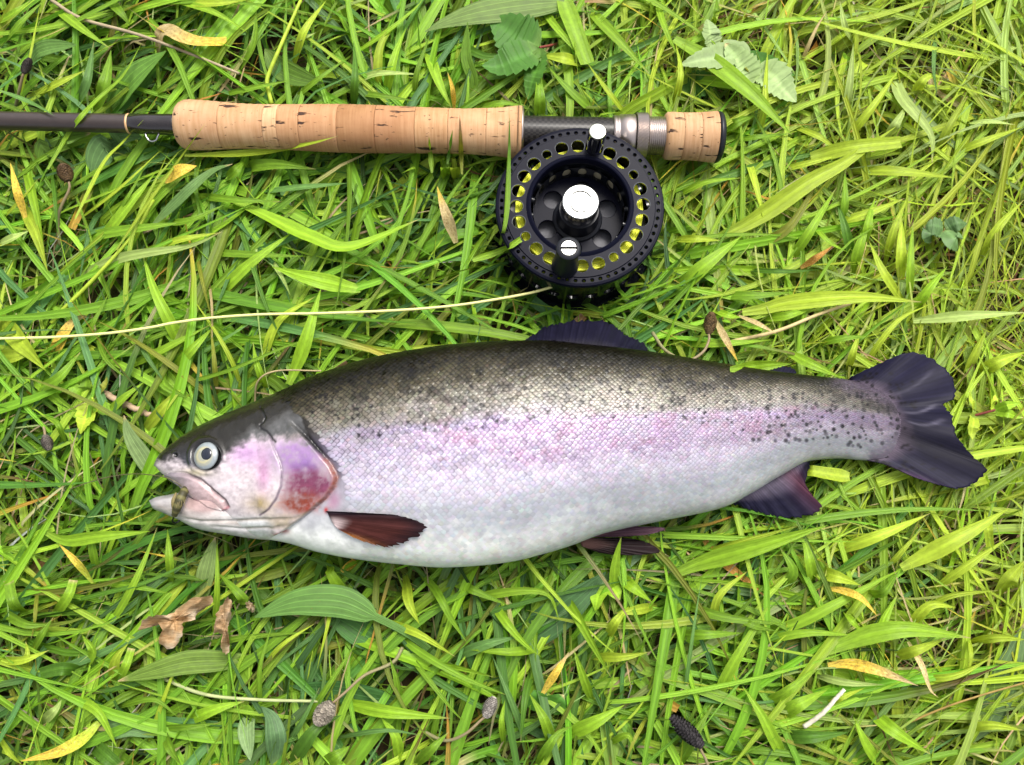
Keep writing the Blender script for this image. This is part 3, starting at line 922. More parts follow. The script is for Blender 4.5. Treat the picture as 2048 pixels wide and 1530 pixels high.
PELV = [(1172, 1056, 1206, 1051), (1170, 1059, 1318, 1054), (1168, 1064, 1328, 1061), (1166, 1070, 1290, 1070), (1165, 1074, 1230, 1074)]
fin('pelvic_fin', PELV, 0.036, 0.0375, c_dark((0.20, 0.085, 0.09), (0.055, 0.028, 0.040)), m=40, seed=6, lab='near pelvic fin, maroon with a pale lower edge')
PELV2 = [(1165, 1075, 1248, 1076), (1163, 1079, 1280, 1080), (1161, 1084, 1318, 1096), (1162, 1088, 1306, 1108), (1164, 1092, 1225, 1110), (1168, 1094, 1180, 1100)]
fin('pelvic_fin', PELV2, 0.032, 0.027, c_dark((0.12, 0.06, 0.05), (0.018, 0.011, 0.012)), m=40, seed=7, ragged=6, lab='far pelvic fin, brown black, under the near one')

# ------------------------------------------------------------------ artificial fly in the mouth
fz = 0.0505
fly = thing('fishing_fly', 'small olive fishing fly hooked in the open mouth of the trout', 'fishing fly', tuple(P(360, 1005, 0.040)))
bp = spline([P(374, 972, 0.050), P(365, 990, 0.0535), P(356, 1010, 0.0535), P(349, 1030, 0.050)], 26)
rad = 0.0014 * np.sin(np.linspace(0.35, 2.75, 26)) + 0.0007 + 0.0002 * np.cos(np.arange(26) * np.pi * 0.8)
V, F = tube(bp, rad, 12)
cb = np.where((np.arange(26) % 5 < 2)[:, None], (0.13, 0.12, 0.045), (0.045, 0.042, 0.018))
obj('body', V, F, M['stem'], fly, np.vstack([np.repeat(cb, 12, 0), cb[:1], cb[-1:]]))
hk = MB()
hb = spline([P(349, 1030, 0.050), P(345, 1042, 0.047), P(352, 1046, 0.044), P(360, 1040, 0.043)], 14)
hk.add(*tube(hb, 0.0004, 8))
hk.build('hook', M['gloss_black'], fly)
hd = MB()
for k in range(26):
    a = spr.random() * 2 * np.pi
    b0 = bp[3 + spr.integers(0, 4)]
    e_ = b0 + np.array([math.cos(a) * 0.0028 - 0.001, -0.004 - 0.004 * spr.random(), 0.001 + 0.0022 * abs(math.sin(a))])
    hd.add(*tube(spline([b0, (b0 + e_) / 2 + np.array([0, 0, 0.0012]), e_], 5), [0.00018, 0.00017, 0.00015, 0.0001, 0.00005], 5, False), col=(0.20, 0.16, 0.07))
hd.build('hackle', M['stem'], fly)
wing = MB()
V, F = tube(spline([P(352, 985, 0.0535), P(347, 1003, 0.054), P(347, 1022, 0.0525)], 12), 0.0011 * np.sin(np.linspace(0.3, 2.9, 12)), 8)
wing.add(V, F, col=(0.16, 0.13, 0.05))
wing.build('wing', M['stem'], fly)
tp = spline([P(369, 976, 0.050), P(340, 958, 0.052), P(310, 951, 0.046), P(262, 948, 0.034), P(200, 958, 0.026), P(120, 985, 0.022)], 40)
tag(obj('tippet', *tube(tp, 0.00022, 6), M['tippet']), 'thin dark nylon tippet running left from the snout of the trout', 'fishing line')

# ------------------------------------------------------------------ fly rod
ZR = 0.0335
RA, RB = P(-120, 238.5, ZR), P(1440, 274.5, ZR)
RD = (RB - RA) / np.linalg.norm(RB - RA)
RK = kpx((RA + RB) / 2)


def rx(px):
    """distance along the rod of a photo column"""
    f = (px + 120) / 1560.0
    return f * np.linalg.norm(RB - RA)


rod = thing('fly_rod', 'fly rod with a worn cork grip and dark brown blank lying on the grass', 'fishing rod', tuple(RA + RD * rx(700) - np.array([0, 0, 0.014])))


def turn(name, prof, mat, n=48, smooth=True, parent=None):
    V, F = lathe(RA, RD, [(rx(a), r * RK) for a, r in prof], n)
    return obj(name, V, F, mat, parent or rod, smooth=smooth)


turn('blank', [(-1500, 14.5)] + [(x, 17.8 + (x + 100) * 0.003) for x in range(-100, 365, 40)] + [(365, 19)], M['blank'])
turn('thread_wrap', [(261, 18.5), (262, 19.8), (300, 20.0), (318, 20.3), (335, 20.4), (338, 21.0), (350, 21), (362, 22.5), (362, 18)], M['thread'])
turn('trim_band', [(258, 19), (258.2, 19.9), (262.5, 19.9), (262.7, 19)], M['gold'])
# hook keeper
kp = MB()
cx = lambda px, r, a: RA + RD * rx(px) + r * RK * (np.array([0, 0, 1.0]) * math.sin(a) + np.cross(RD, [0, 0, 1.0]) * math.cos(a))
kp.add(*tube(spline([cx(293, 19, -0.1), cx(296, 27, -0.12), cx(301, 33, -0.15), cx(308, 35, -0.15), cx(315, 32, -0.15), cx(318, 25, -0.12), cx(321, 19, -0.1)], 24), 0.0005, 8))
kp.build('hook_keeper', M['chrome'], rod)
GRIP = [(357, 22), (358, 34), (361, 41), (366, 46), (374, 49.5), (386, 51), (420, 49.5), (470, 46.0), (505, 44.6), (560, 45.2), (620, 47.0), (690, 48.8), (750, 48.4), (850, 46), (930, 45), (1000, 48.5), (1036, 53.5), (1043, 53), (1046, 50), (1046.5, 22)]
TINT = {357: (1.12, 1.14, 1.16), 450: (1.06, 1.03, 1.0), 537: (1.15, 1.15, 1.15), 565: (0.98, 0.90, 0.84), 608: (0.93, 0.84, 0.76), 683: (0.68, 0.58, 0.48), 757: (0.86, 0.76, 0.68), 835: (1.02, 0.98, 0.92), 900: (1.12, 1.12, 1.1), 975: (1.28, 1.32, 1.34)}
joints = [357, 450, 537, 565, 608, 683, 757, 835, 900, 975, 1046.5]
gp = np.array(GRIP, float)
for a, b in zip(joints[:-1], joints[1:]):
    mid = [x for x in np.arange(a + 3, b - 2, 6.0)]
    if a == 357:
        mid = [p for p, _ in GRIP if 357 < p < 390] + [x for x in np.arange(395, b - 2, 6.0)]
    xs_ = [a] + mid + [b]
    rs = np.interp(xs_, gp[:, 0], gp[:, 1]) * 0.965
    pr = [(x, r * (1 + 0.006 * math.sin(x * 1.7))) for x, r in zip(xs_, rs)]
    if b < 1046:
        pr = pr[:-1] + [(b - 1.3, rs[-1] * 1.0), (b - 0.4, rs[-1] * 0.984), (b - 0.3, rs[-1] * 0.6)]
    else:
        pr = pr[:-1] + [(1036, 52.3), (1043, 51.8), (1046, 49), (1046.5, 22)]
    if a > 357:
        pr = [(a + 0.0, rs[0] * 0.6), (a + 0.1, rs[0] * 0.984), (a + 1.0, rs[0] * 1.0)] + pr[1:]
    turn('cork_ring', pr, M['cork'], 72).color = TINT[a] + (1,)
turn('grip_ring', [(1045, 51.2), (1048.5, 50.3), (1049, 30)], M['nickel'])
turn('reel_seat', [(1046, 33), (1300, 33.5), (1336, 33.5)], M['carbon'], 64)
turn('seat_hood', [(1225, 34), (1225.5, 37.5), (1233, 37.5), (1234, 35.8), (1236, 37.2), (1238, 35.8), (1239, 39.5), (1268, 40.5), (1270, 38)], M['nickel'], 64)
kn = []
nk = 96
zz_, aa_ = 9, nk
V = []
ref_s = np.cross(RD, [0, 0, 1.0]); ref_s /= np.linalg.norm(ref_s); ref_u = np.cross(ref_s, RD)
for i in range(zz_ * 2 + 1):
    x = 1270.5 + (1294 - 1270.5) * i / (zz_ * 2)
    for j in range(nk):
        a = 2 * np.pi * j / nk
        e_ = 0.9 if (i + j) % 2 else 0.0
        if i in (0, zz_ * 2):
            e_ = -0.8
        V.append(RA + RD * rx(x) + (43.2 + e_) * RK * (math.cos(a) * ref_s + math.sin(a) * ref_u))
obj('lock_ring', np.array(V), grid_faces(zz_ * 2 + 1, nk, wrap_m=True)[:, ::-1], M['nickel'], rod, smooth=False)
pr = [(1294.2, 43), (1294.3, 33)]
pr = [(1270.2, 34), (1270.4, 42.6)]
turn('lock_ring_face', [(1294.1, 43.0), (1294.6, 42.5), (1294.7, 33)], M['nickel'], 64)
pr = []
for k in range(11):
    x = 1295 + k * 3.9
    pr += [(x, 34.8), (x + 1.2, 37.2), (x + 2.4, 37.2), (x + 3.4, 34.8)]
turn('threaded_barrel', pr, M['nickel'], 64)
for a, b in ((1329, 1362), (1362, 1397), (1397, 1431)):
    bx = [(1327, 36), (1329, 42), (1333, 46), (1342, 46.6), (1362, 45.8), (1380, 46), (1400, 47.3), (1420, 49), (1431, 50)]
    q = np.array(bx, float)
    xs_ = np.arange(a, b + .1, 3.0) if a != 1329 else np.concatenate([[1327, 1329, 1333], np.arange(1337, b + .1, 3.0)])
    rs = np.interp(xs_, q[:, 0], q[:, 1])
    pr = list(zip(xs_, rs))
    if b < 1430:
        pr[-1] = (b - 1.0, rs[-1]); pr += [(b - 0.3, rs[-1] * 0.985), (b - 0.2, 30)]
    if a > 1330:
        pr = [(a, 30), (a + 0.1, rs[0] * 0.985)] + pr[1:]
    else:
        pr = [(1327, 33)] + pr
    turn('cork_ring', pr, M['cork'], 72)
turn('butt_cap', [(1431.2, 30), (1431.4, 49.6), (1437, 49.5), (1441, 47), (1443.5, 42), (1444.5, 30), (1445, 0.1)], M['rubber'], 64)

# ------------------------------------------------------------------ fly reel, lying with its face up
ZF, ZB = 0.047, 0.0045
RC = P(1160, 410, ZF)
K = kpx(RC)
reel = thing('fly_reel', 'black perforated fly reel with a chrome centre cap and yellow line, fixed to the rod', 'fishing reel', (RC[0], RC[1], ZB))


def polar(r, a, z):
    return np.stack([RC[0] + r * np.cos(a), RC[1] + r * np.sin(a), z + 0 * r], -1)


def holed_ring(mb, r0, r1, rc_, holes, z0, z1, a0=0.0, nq=8, lining=None):
    """flat annulus r0..r1 of len(holes) sectors, each with a round hole (radius 0: solid)"""
    nsec = len(holes)
    da = 2 * np.pi / nsec
    t = np.linspace(-1, 1, nq + 1)[:-1]
    # sector edge, walked counter-clockwise
    eu = np.concatenate([t, np.ones(nq), -t, -np.ones(nq)])       # angle
    ev = np.concatenate([-np.ones(nq), t, np.ones(nq), -t])       # radius
    n = 4 * nq
    idx = np.arange(n); nx = (idx + 1) % n
    for k, hr in enumerate(holes):
        ac = a0 + k * da
        rr_ = (r0 + r1) / 2 + ev * (r1 - r0) / 2
        aa = ac + eu * da / 2
        c = np.array([rc_ * math.cos(ac), rc_ * math.sin(ac)])
        ex, ey = rr_ * np.cos(aa), rr_ * np.sin(aa)
        th = np.arctan2(ey - c[1], ex - c[0])
        h = hr if hr > 0 else 1e-5
        hx, hy = c[0] + h * np.cos(th), c[1] + h * np.sin(th)
        bx_, by_ = c[0] + (h + 0.00025) * np.cos(th), c[1] + (h + 0.00025) * np.sin(th)
        z = np.zeros(n)
        rows = [(ex, ey, z + z1), (bx_, by_, z + z1), (hx, hy, z + z1 - 0.0002), (hx, hy, z + z0), (ex, ey, z + z0)]
        V = np.vstack([np.stack([RC[0] + a, RC[1] + b, c_], -1) for a, b, c_ in rows])
        F = [np.stack([i * n + idx, i * n + nx, (i + 1) * n + nx, (i + 1) * n + idx], -1) for i in range(4)]
        if lining is not None and hr > 0:
            lining.add(V, np.vstack(F[1:3]))
            del F[1:3]
        mb.add(V, np.vstack(F))


def band(mb, prof, n=120):
    V, F = lathe((RC[0], RC[1], 0), (0, 0, 1), prof, n)
    mb.add(V, F)


def holed_wall(mb, r, th, z0, z1, ncell, hw, hh, zc, a0=0.0, nq=6):
    """upright wall of radius r with oval windows"""
    da = 2 * np.pi / ncell
    t = np.linspace(-1, 1, nq + 1)[:-1]
    eu = np.concatenate([t, np.ones(nq), -t, -np.ones(nq)]); ev = np.concatenate([-np.ones(nq), t, np.ones(nq), -t])
    n = 4 * nq
    idx = np.arange(n); nx = (idx + 1) % n
    for k in range(ncell):
        ac = a0 + k * da
        ex, ez = eu * da / 2, (z0 + z1) / 2 + ev * (z1 - z0) / 2
        tht = np.arctan2(ev, eu)
        p = 2.6
        den = (np.abs(np.cos(tht)) ** p + np.abs(np.sin(tht)) ** p) ** (1 / p)
        hx, hz = hw / r * np.cos(tht) / den, zc + hh * np.sin(tht) / den
        V = np.vstack([polar(np.full(n, r_), ac + a, z) for a, z, r_ in ((ex, ez, r), (hx, hz, r), (hx, hz, r - th), (ex, ez, r - th))])
        F = np.vstack([np.stack([i * n + idx, i * n + nx, (i + 1) * n + nx, (i + 1) * n + idx], -1) for i in range(3)])
        mb.add(V, F)


A0 = R(76)
holes = [(0 if k in (0, 12) else (9.6 if k in (3, 9, 15, 21) else 13.2)) * K for k in range(24)]
ft = 0.0016
mb = MB()
lin = MB()
holed_ring(mb, 108 * K, 147 * K, 127 * K, holes, ZF - ft, ZF, A0, 8, lin)
lin.build('hole_edges', M['steel'], reel, sharp=32)
mb2 = mb
holed_ring(mb, 151.5 * K, 162.5 * K, 157 * K, [3.4 * K] * 60, ZF - ft - 0.0006, ZF - 0.0006, R(2), 3)
band(mb, [(ZF, 147 * K), (ZF, 150 * K), (ZF - 0.0006, 151.5 * K)])
band(mb, [(ZF - 0.0006, 162.5 * K), (ZF - 0.0008, 167.5 * K), (ZF - 0.0014, 169.3 * K), (ZF - 0.0030, 169.6 * K), (ZF - 0.0036, 168 * K), (ZF - 0.0036, 162.5 * K), (ZF - ft - 0.0006, 162.5 * K)], 160)
band(mb, [(ZF - ft, 147 * K), (ZF - ft - 0.0006, 151.5 * K)])
band(mb, [(ZF - 0.004, 98 * K), (ZF - 0.0006, 98 * K), (ZF + 0.0006, 99.2 * K), (ZF + 0.0009, 101.5 * K), (ZF + 0.0007, 104 * K), (ZF, 108 * K)])
mb.build('spool_face', M['black'], reel, sharp=32)
mb = MB()
band(mb, [(ZF - 0.004, 98 * K), (ZF - 0.007, 98 * K)])
holed_wall(mb, 98 * K, 0.0012, ZF - 0.018, ZF - 0.007, 18, 9.2 * K, 0.0045, ZF - 0.0125, R(4))
mb.build('spool_drum', M['gloss_black'], reel, sharp=32)
zp = ZF - 0.018
mb = MB()
holed_ring(mb, 44 * K, 86 * K, 66 * K, [19.5 * K] * 6, zp - 0.0015, zp, R(20), 10)
band(mb, [(zp, 86 * K), (zp, 97 * K), (zp - 0.001, 97.5 * K)])
mb.build('spool_plate', M['black'], reel, sharp=32)
mb = MB()
band(mb, [(zp - 0.0065, 45 * K), (zp - 0.0065, 92 * K)])
mb.build('drag_disc', M['greydrag'], reel, sharp=32)
mb = MB()
band(mb, [(zp, 52 * K), (zp + 0.0012, 50 * K), (zp + 0.002, 44 * K), (zp + 0.010, 42 * K), (zp + 0.012, 40 * K), (zp + 0.012, 20 * K)], 64)
mb.build('hub', M['rubber'], reel, sharp=32)
# wound line: side-by-side turns seen through the face holes
mb = MB()
pr = []
r_ = 101.0
zl = ZF - 0.0062
while r_ < 127:
    for s_ in range(6):
        pr.append((zl + 0.0005 * math.sin(math.pi * s_ / 6) + 0.0004 * math.sin(r_ * 0.9), (r_ + 4.2 * s_ / 6) * K))
    r_ += 4.2
pr += [(zl - 0.002, 129.5 * K), (ZB + 0.008, 129.5 * K)]
band(mb, pr)
mb.build('wound_line', M['yellowline'], reel)
mb = MB()
band(mb, [(ZF - 0.0075, 100.4 * K), (ZF - 0.020, 100.4 * K)])
mb.build('backing', M['backing'], reel)
# cage
mb = MB()
holed_wall(mb, 163 * K, 0.0014, ZB + 0.005, ZF - 0.010, 26, 12.5 * K, 0.0036, ZB + 0.0200, R(3), 6)
holed_wall(mb, 163.2 * K, 0.0014, ZB + 0.0055, ZB + 0.0145, 26, 9.5 * K, 0.0026, ZB + 0.0098, R(10), 6)
band(mb, [(ZF - 0.010, 163 * K), (ZF - 0.0075, 163 * K), (ZF - 0.0072, 161 * K), (ZF - 0.010, 158.4 * K)])
band(mb, [(ZB, 60 * K), (ZB, 166 * K), (ZB + 0.001, 173 * K), (ZB + 0.0055, 174 * K), (ZB + 0.0065, 171 * K), (ZB + 0.005, 163 * K), (ZB + 0.004, 150 * K), (ZB + 0.003, 40 * K), (ZB + 0.003, 0.5 * K)])
mb.build('frame', M['gloss_black'], reel, sharp=32)
# centre cap
mb = MB()
cz = zp + 0.0122
top = ZF + 0.0042
band(mb, [(cz, 36 * K), (top - 0.008, 36.6 * K), (top - 0.0078, 37.6 * K), (top - 0.0012, 37.6 * K), (top - 0.0003, 36.4 * K), (top, 34.5 * K), (top, 23.8 * K), (top - 0.0012, 22.6 * K), (top - 0.0012, 21.6 * K), (top - 0.0002, 20.2 * K), (top, 0.01 * K)], 80)
mb.build('centre_cap', M['steel'], reel, sharp=32)


def local_lathe(name, c, prof, mat, parent, n=48, ax=(0, 0, 1)):
    V, F = lathe(c, ax, prof, n)
    return obj(name, V, F, mat, parent, sharp=40)


ha = A0 + math.pi
hc = polar(np.array(130 * K), np.array(ha), np.array(ZF))
hx = np.array([0.02, 0.05, 1.0])
hz = 0.0215
handle = local_lathe('handle', hc, [(0.0, 26.5 * K), (0.001, 26.8 * K), (0.002, 26 * K), (0.006, 23.8 * K), (hz * 0.6, 21.4 * K), (hz - 0.004, 21.6 * K), (hz - 0.0022, 23.4 * K), (hz - 0.0005, 23 * K), (hz, 21 * K), (hz + 0.0002, 16.5 * K), (hz - 0.0006, 14.6 * K)], M['rubber'], reel, 56, hx)
sc_ = hc + hx / np.linalg.norm(hx) * (hz - 0.0004)
mb = MB()
for sgn in (1, -1):                                   # two half-moons leave the driver slot
    a = np.linspace(0.17, math.pi - 0.17, 20)
    rim_ = np.stack([14.3 * K * np.cos(a), sgn * 14.3 * K * np.sin(a)], -1)
    top_ = np.column_stack([rim_ + sc_[:2], np.full(20, sc_[2] + 0.0005)])
    bt_ = top_.copy(); bt_[:, 2] -= 0.0009
    V = np.vstack([top_, bt_, top_.mean(0, keepdims=True)])
    i = np.arange(20); j = (i + 1) % 20
    F = [np.stack([i, j, j + 20, i + 20], -1), np.stack([i, j, np.full(20, 40)], -1)]
    mb.add(V, F)
mb.build('screw', M['steel'], handle, smooth=False)
cwc = polar(np.array(126 * K), np.array(A0), np.array(ZF))
local_lathe('counterweight', cwc, [(0.0, 18.2 * K), (0.0003, 17.4 * K), (0.016, 17.4 * K), (0.0172, 16.9 * K), (0.0176, 15.6 * K), (0.0179, 8 * K), (0.018, 0.01 * K)], M['chrome'], reel, 56)
# foot that clamps under the rod seat
fb = MB()
fa = P(1150, 262, 0.026); fw = 0.006
V = []
for x_, zt_, zb_, w_ in ((-0.030, 0.0262, 0.0255, 0.003), (-0.018, 0.0262, 0.0235, 0.0055), (0, 0.0262, 0.0205, 0.007), (0.018, 0.0262, 0.0235, 0.0055), (0.030, 0.0262, 0.0255, 0.003)):
    for yy, z_ in ((-w_, zb_), (w_, zb_), (w_, zt_), (-w_, zt_)):
        V.append((fa[0] + x_, fa[1] + yy, z_))
fb.add(V, [grid_faces(5, 4, wrap_m=True), np.array([[0, 1, 2, 3], [19, 18, 17, 16]])])
V = []
for y_, z0_, z1_ in ((fa[1] - 0.004, 0.0205, 0.0255), (RC[1] + 158 * K, 0.016, 0.025), (RC[1] + 150 * K, 0.016, 0.025)):
    for xx, z_ in ((-0.008, z0_), (0.008, z0_), (0.008, z1_), (-0.008, z1_)):
        V.append((fa[0] + xx, y_, z_))
fb.add(V, grid_faces(3, 4, wrap_m=True))
fb.build('foot', M['gloss_black'], reel, smooth=False)

# ------------------------------------------------------------------ fly line
lp = [(-60, 679, .026), (0, 677, .026), (110, 674, .027), (220, 666, .028), (300, 655, .029), (345, 646, .029), (420, 636, .028), (520, 629, .028), (620, 627, .029), (720, 624, .029), (820, 619, .029), (910, 611, .028), (990, 599, .028), (1060, 586, .028), (1108, 572.5, .028)]
pts = [P(a, b, z + 0.004) for a, b, z in lp] + [P(1117, 569, .0285), P(1112, 563, .029), P(1092, 551, .028), P(1072, 541, .026), P(1080, 525, .022)]
tag(obj('fly_line', *tube(spline(pts, 150), 0.00068, 10), M['paleline']), 'pale yellow fly line running left from the reel across the grass', 'fishing line')

# ------------------------------------------------------------------ how high grass may stand under the things that press it down
CAUDW = P(np.array([c[2] for c in CAUD] + [c[0] for c in CAUD[::-1]]), np.array([c[3] for c in CAUD] + [c[1] for c in CAUD[::-1]]), 0.029)[:, :2]
PADS = [(CAUDW, 0.0275)]
for prs, zt_ in ((ANAL, 0.0255), (DORS, 0.032), (PELV2, 0.0255)):
    q = np.array(prs, float)
    PADS.append((P(np.concatenate([q[:, 2], q[::-1, 0]]), np.concatenate([q[:, 3], q[::-1, 1]]), zt_)[:, :2], zt_))
JA = P(np.array([303, 308, 330, 353, 401, 450, 450, 400, 345, 315]), np.array([1000, 1017, 1028, 1038, 1060, 1068, 1000, 985, 988, 993]), 0.037)[:, :2]
PADS.append((JA, 0.024))


def ceiling_z(x, y):
    z = np.full(x.shape, 9.0)
    o = np.argsort(TW[:, 0])
    yt = np.interp(x, TW[o, 0], TW[o, 1]); ob = np.argsort(BW[:, 0]); yb = np.interp(x, BW[ob, 0], BW[ob, 1])
    zm = np.interp(x, TW[o, 0], ZM[o]); w = np.interp(x, TW[o, 0], WW[o])
    inx = (x > TW[:, 0].min()) & (x < TW[:, 0].max())
    q = (y - yb) / np.maximum(yt - yb, 1e-4)
    s = np.sqrt(np.clip(1 - (2 * np.clip(q, 0, 1) - 1) ** 2, 0, 1))
    ins = inx & (q > -0.015) & (q < 1.015)
    z = np.where(ins, np.minimum(z, zm - w * s ** 0.82 - 0.0025), z)
    near = inx & (q > -0.10) & (q < 1.04)
    z = np.where(near & ~ins, np.minimum(z, 0.013 + 0.10 * np.maximum(0, np.where(q < 0, -q, q - 1))), z)
    # rod
    t = (x - RA[0]) / (RB[0] - RA[0])
    yc = RA[1] + t * (RB[1] - RA[1])
    pxx = -120 + t * 1560
    rr_ = np.where((pxx > 350) & (pxx < 1445), np.where((pxx > 1046) & (pxx < 1325), 40, 50), 20) * RK
    d = np.abs(y - yc)
    ins = (d < rr_) & (pxx < 1447)
    z = np.where(ins, np.minimum(z, ZR - np.sqrt(np.maximum(rr_ ** 2 - d ** 2, 0)) - 0.0015), z)
    z = np.where((d >= rr_) & (d < rr_ + 0.004) & (pxx < 1447), np.minimum(z, 0.017), z)
    d = np.hypot(x - RC[0], y - RC[1])
    z = np.where(d < 178 * K, np.minimum(z, ZB + 0.001), z)
    for poly, zt_ in PADS:
        b0, b1 = poly.min(0), poly.max(0)
        m = (x > b0[0]) & (x < b1[0]) & (y > b0[1]) & (y < b1[1])
        if m.any():
            i = inpoly(x[m], y[m], poly)
            zz = z[m]; z[m] = np.where(i, np.minimum(zz, zt_ - 0.001), zz)
    return z


# ------------------------------------------------------------------ blades
def ribbon(S, W, roll, fold, across=3, prof='grass', arch=0.0, teeth=None):
    """spines (B,N,3) -> verts of V-folded ribbons; W (B,), roll (B,N), fold (B,)"""
    B, Nn, _ = S.shape
    v = np.linspace(0, 1, Nn)[None]
    if prof == 'grass':
        w = (0.45 + 0.55 * np.minimum(1, v / 0.3)) * np.clip(1 - np.clip((v - 0.36) / 0.64, 0, 1) ** 1.5, 0.015, 1)
    elif prof == 'cut':
        w = (0.62 + 0.38 * np.minimum(1, v / 0.22)) * np.clip(1 - 0.25 * v, 0.015, 1)
    elif prof == 'lance':
        w = np.clip(np.sin(np.pi * np.clip(v, 0.0, 1) ** 0.85) ** 0.85, 0.05, 1)
    elif prof == 'ovate':
        w = np.clip(np.sin(np.pi * v ** 0.65) ** 0.75, 0.03, 1)
    else:
        w = prof(v)
    if teeth is not None:
        w = w * teeth
    w = w * W[:, None] / 2
    t = np.gradient(S, axis=1); t /= np.linalg.norm(t, axis=2, keepdims=True) + 1e-12
    h = S[:, -1] - S[:, 0]; h[:, 2] = 0; h /= np.linalg.norm(h, axis=1, keepdims=True) + 1e-9
    hs_ = np.stack([h[:, 1], -h[:, 0], 0 * h[:, 0]], -1)
    side = np.cross(t, np.array([0, 0, 1.0])) + 0.15 * hs_[:, None]
    side /= np.linalg.norm(side, axis=2, keepdims=True) + 1e-9
    nm = np.cross(side, t); nm /= np.linalg.norm(nm, axis=2, keepdims=True) + 1e-9
    c, s = np.cos(roll)[..., None], np.sin(roll)[..., None]
    sd = side * c + nm * s; nn_ = -side * s + nm * c
    u = np.linspace(-1, 1, across)
    V = S[:, :, None] + (w[..., None] * u)[..., None] * sd[:, :, None] + (-(fold[:, None] * w)[..., None] * (1 - np.abs(u)) + arch * w[..., None] * (1 - u ** 2))[..., None] * nn_[:, :, None]
    return V


def ribbon_faces(B, Nn, A):
    f = grid_faces(Nn, A)
    return (f[None] + (np.arange(B) * Nn * A)[:, None, None]).reshape(-1, 4)


def bl_attr(B, Nn, A, rnd):
    u = np.linspace(0, 1, A)[None, None, :] + np.zeros((B, Nn, 1))
    v = np.linspace(0, 1, Nn)[None, :, None] + np.zeros((B, 1, A))
    r = rnd[:, None, None] + np.zeros((1, Nn, A))
    return np.stack([u, v, r], -1).reshape(-1, 3)


PAL = dict(green=(0.145, 0.270, 0.016), bright=(0.215, 0.370, 0.020), deep=(0.075, 0.172, 0.016), blue=(0.105, 0.215, 0.050), lime=(0.315, 0.420, 0.030), pale=(0.31, 0.41, 0.11),
           straw=(0.46, 0.36, 0.17), yellow=(0.60, 0.42, 0.05), orange=(0.45, 0.22, 0.04), brown=(0.14, 0.075, 0.03), tan=(0.38, 0.25, 0.13), olive=(0.17, 0.19, 0.020), white=(0.50, 0.46, 0.36), red=(0.16, 0.035, 0.025))
PAL = {k: np.array(v) for k, v in PAL.items()}


def paint(base, Nn, A, tip=None, tipf=None, root=None):
    """colour along each blade: paler sheath at the foot, sometimes a dry tip"""
    B = len(base)
    v = np.linspace(0, 1, Nn)[None, :, None]
    c = np.repeat(base[:, None], Nn, 1)
    if root is not None:
        k = (1 - sstep(0, 0.22, v)) * 0.55
        c = c * (1 - k) + root[:, None] * k
    if tip is not None:
        k = sstep(1 - tipf[:, None, None] * 1.3 - 0.001, 1 - tipf[:, None, None] * 0.3, v) * (tipf[:, None, None] > 0)
        c = c * (1 - k) + tip[:, None] * k
    return np.repeat(c[:, :, None], A, 2).reshape(-1, 3)


def press(S):
    """push spines below whatever lies on them"""
    for it in range(2):
        cz_ = ceiling_z(S[..., 0], S[..., 1])
        S[..., 2] = np.minimum(S[..., 2], np.maximum(cz_, 0.001))
        if it == 0:
            z = S[..., 2].copy()
            z[:, 1:-1] = np.minimum(z[:, 1:-1], (z[:, :-2] + 2 * z[:, 1:-1] + z[:, 2:]) / 4 + 0.002)
            S[..., 2] = z
    return S


def pick(names, wts, n):
    w = np.array(wts, float) / sum(wts)
    c = np.array([PAL[k] for k in names])[rng.choice(len(names), n, p=w)]
    j = rng.normal(0, 1, (n, 1))
    return np.clip(c * (1 + 0.16 * j) * (1 + rng.normal(0, 0.07, (n, 3))), 0.004, 0.8)


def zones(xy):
    """0 lush left/bottom .. 1 thin, yellowish sward to the upper right (brighter light there is painted in)"""
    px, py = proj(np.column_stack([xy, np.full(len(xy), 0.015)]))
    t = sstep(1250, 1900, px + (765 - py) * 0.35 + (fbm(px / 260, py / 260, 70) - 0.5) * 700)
    return t, px, py


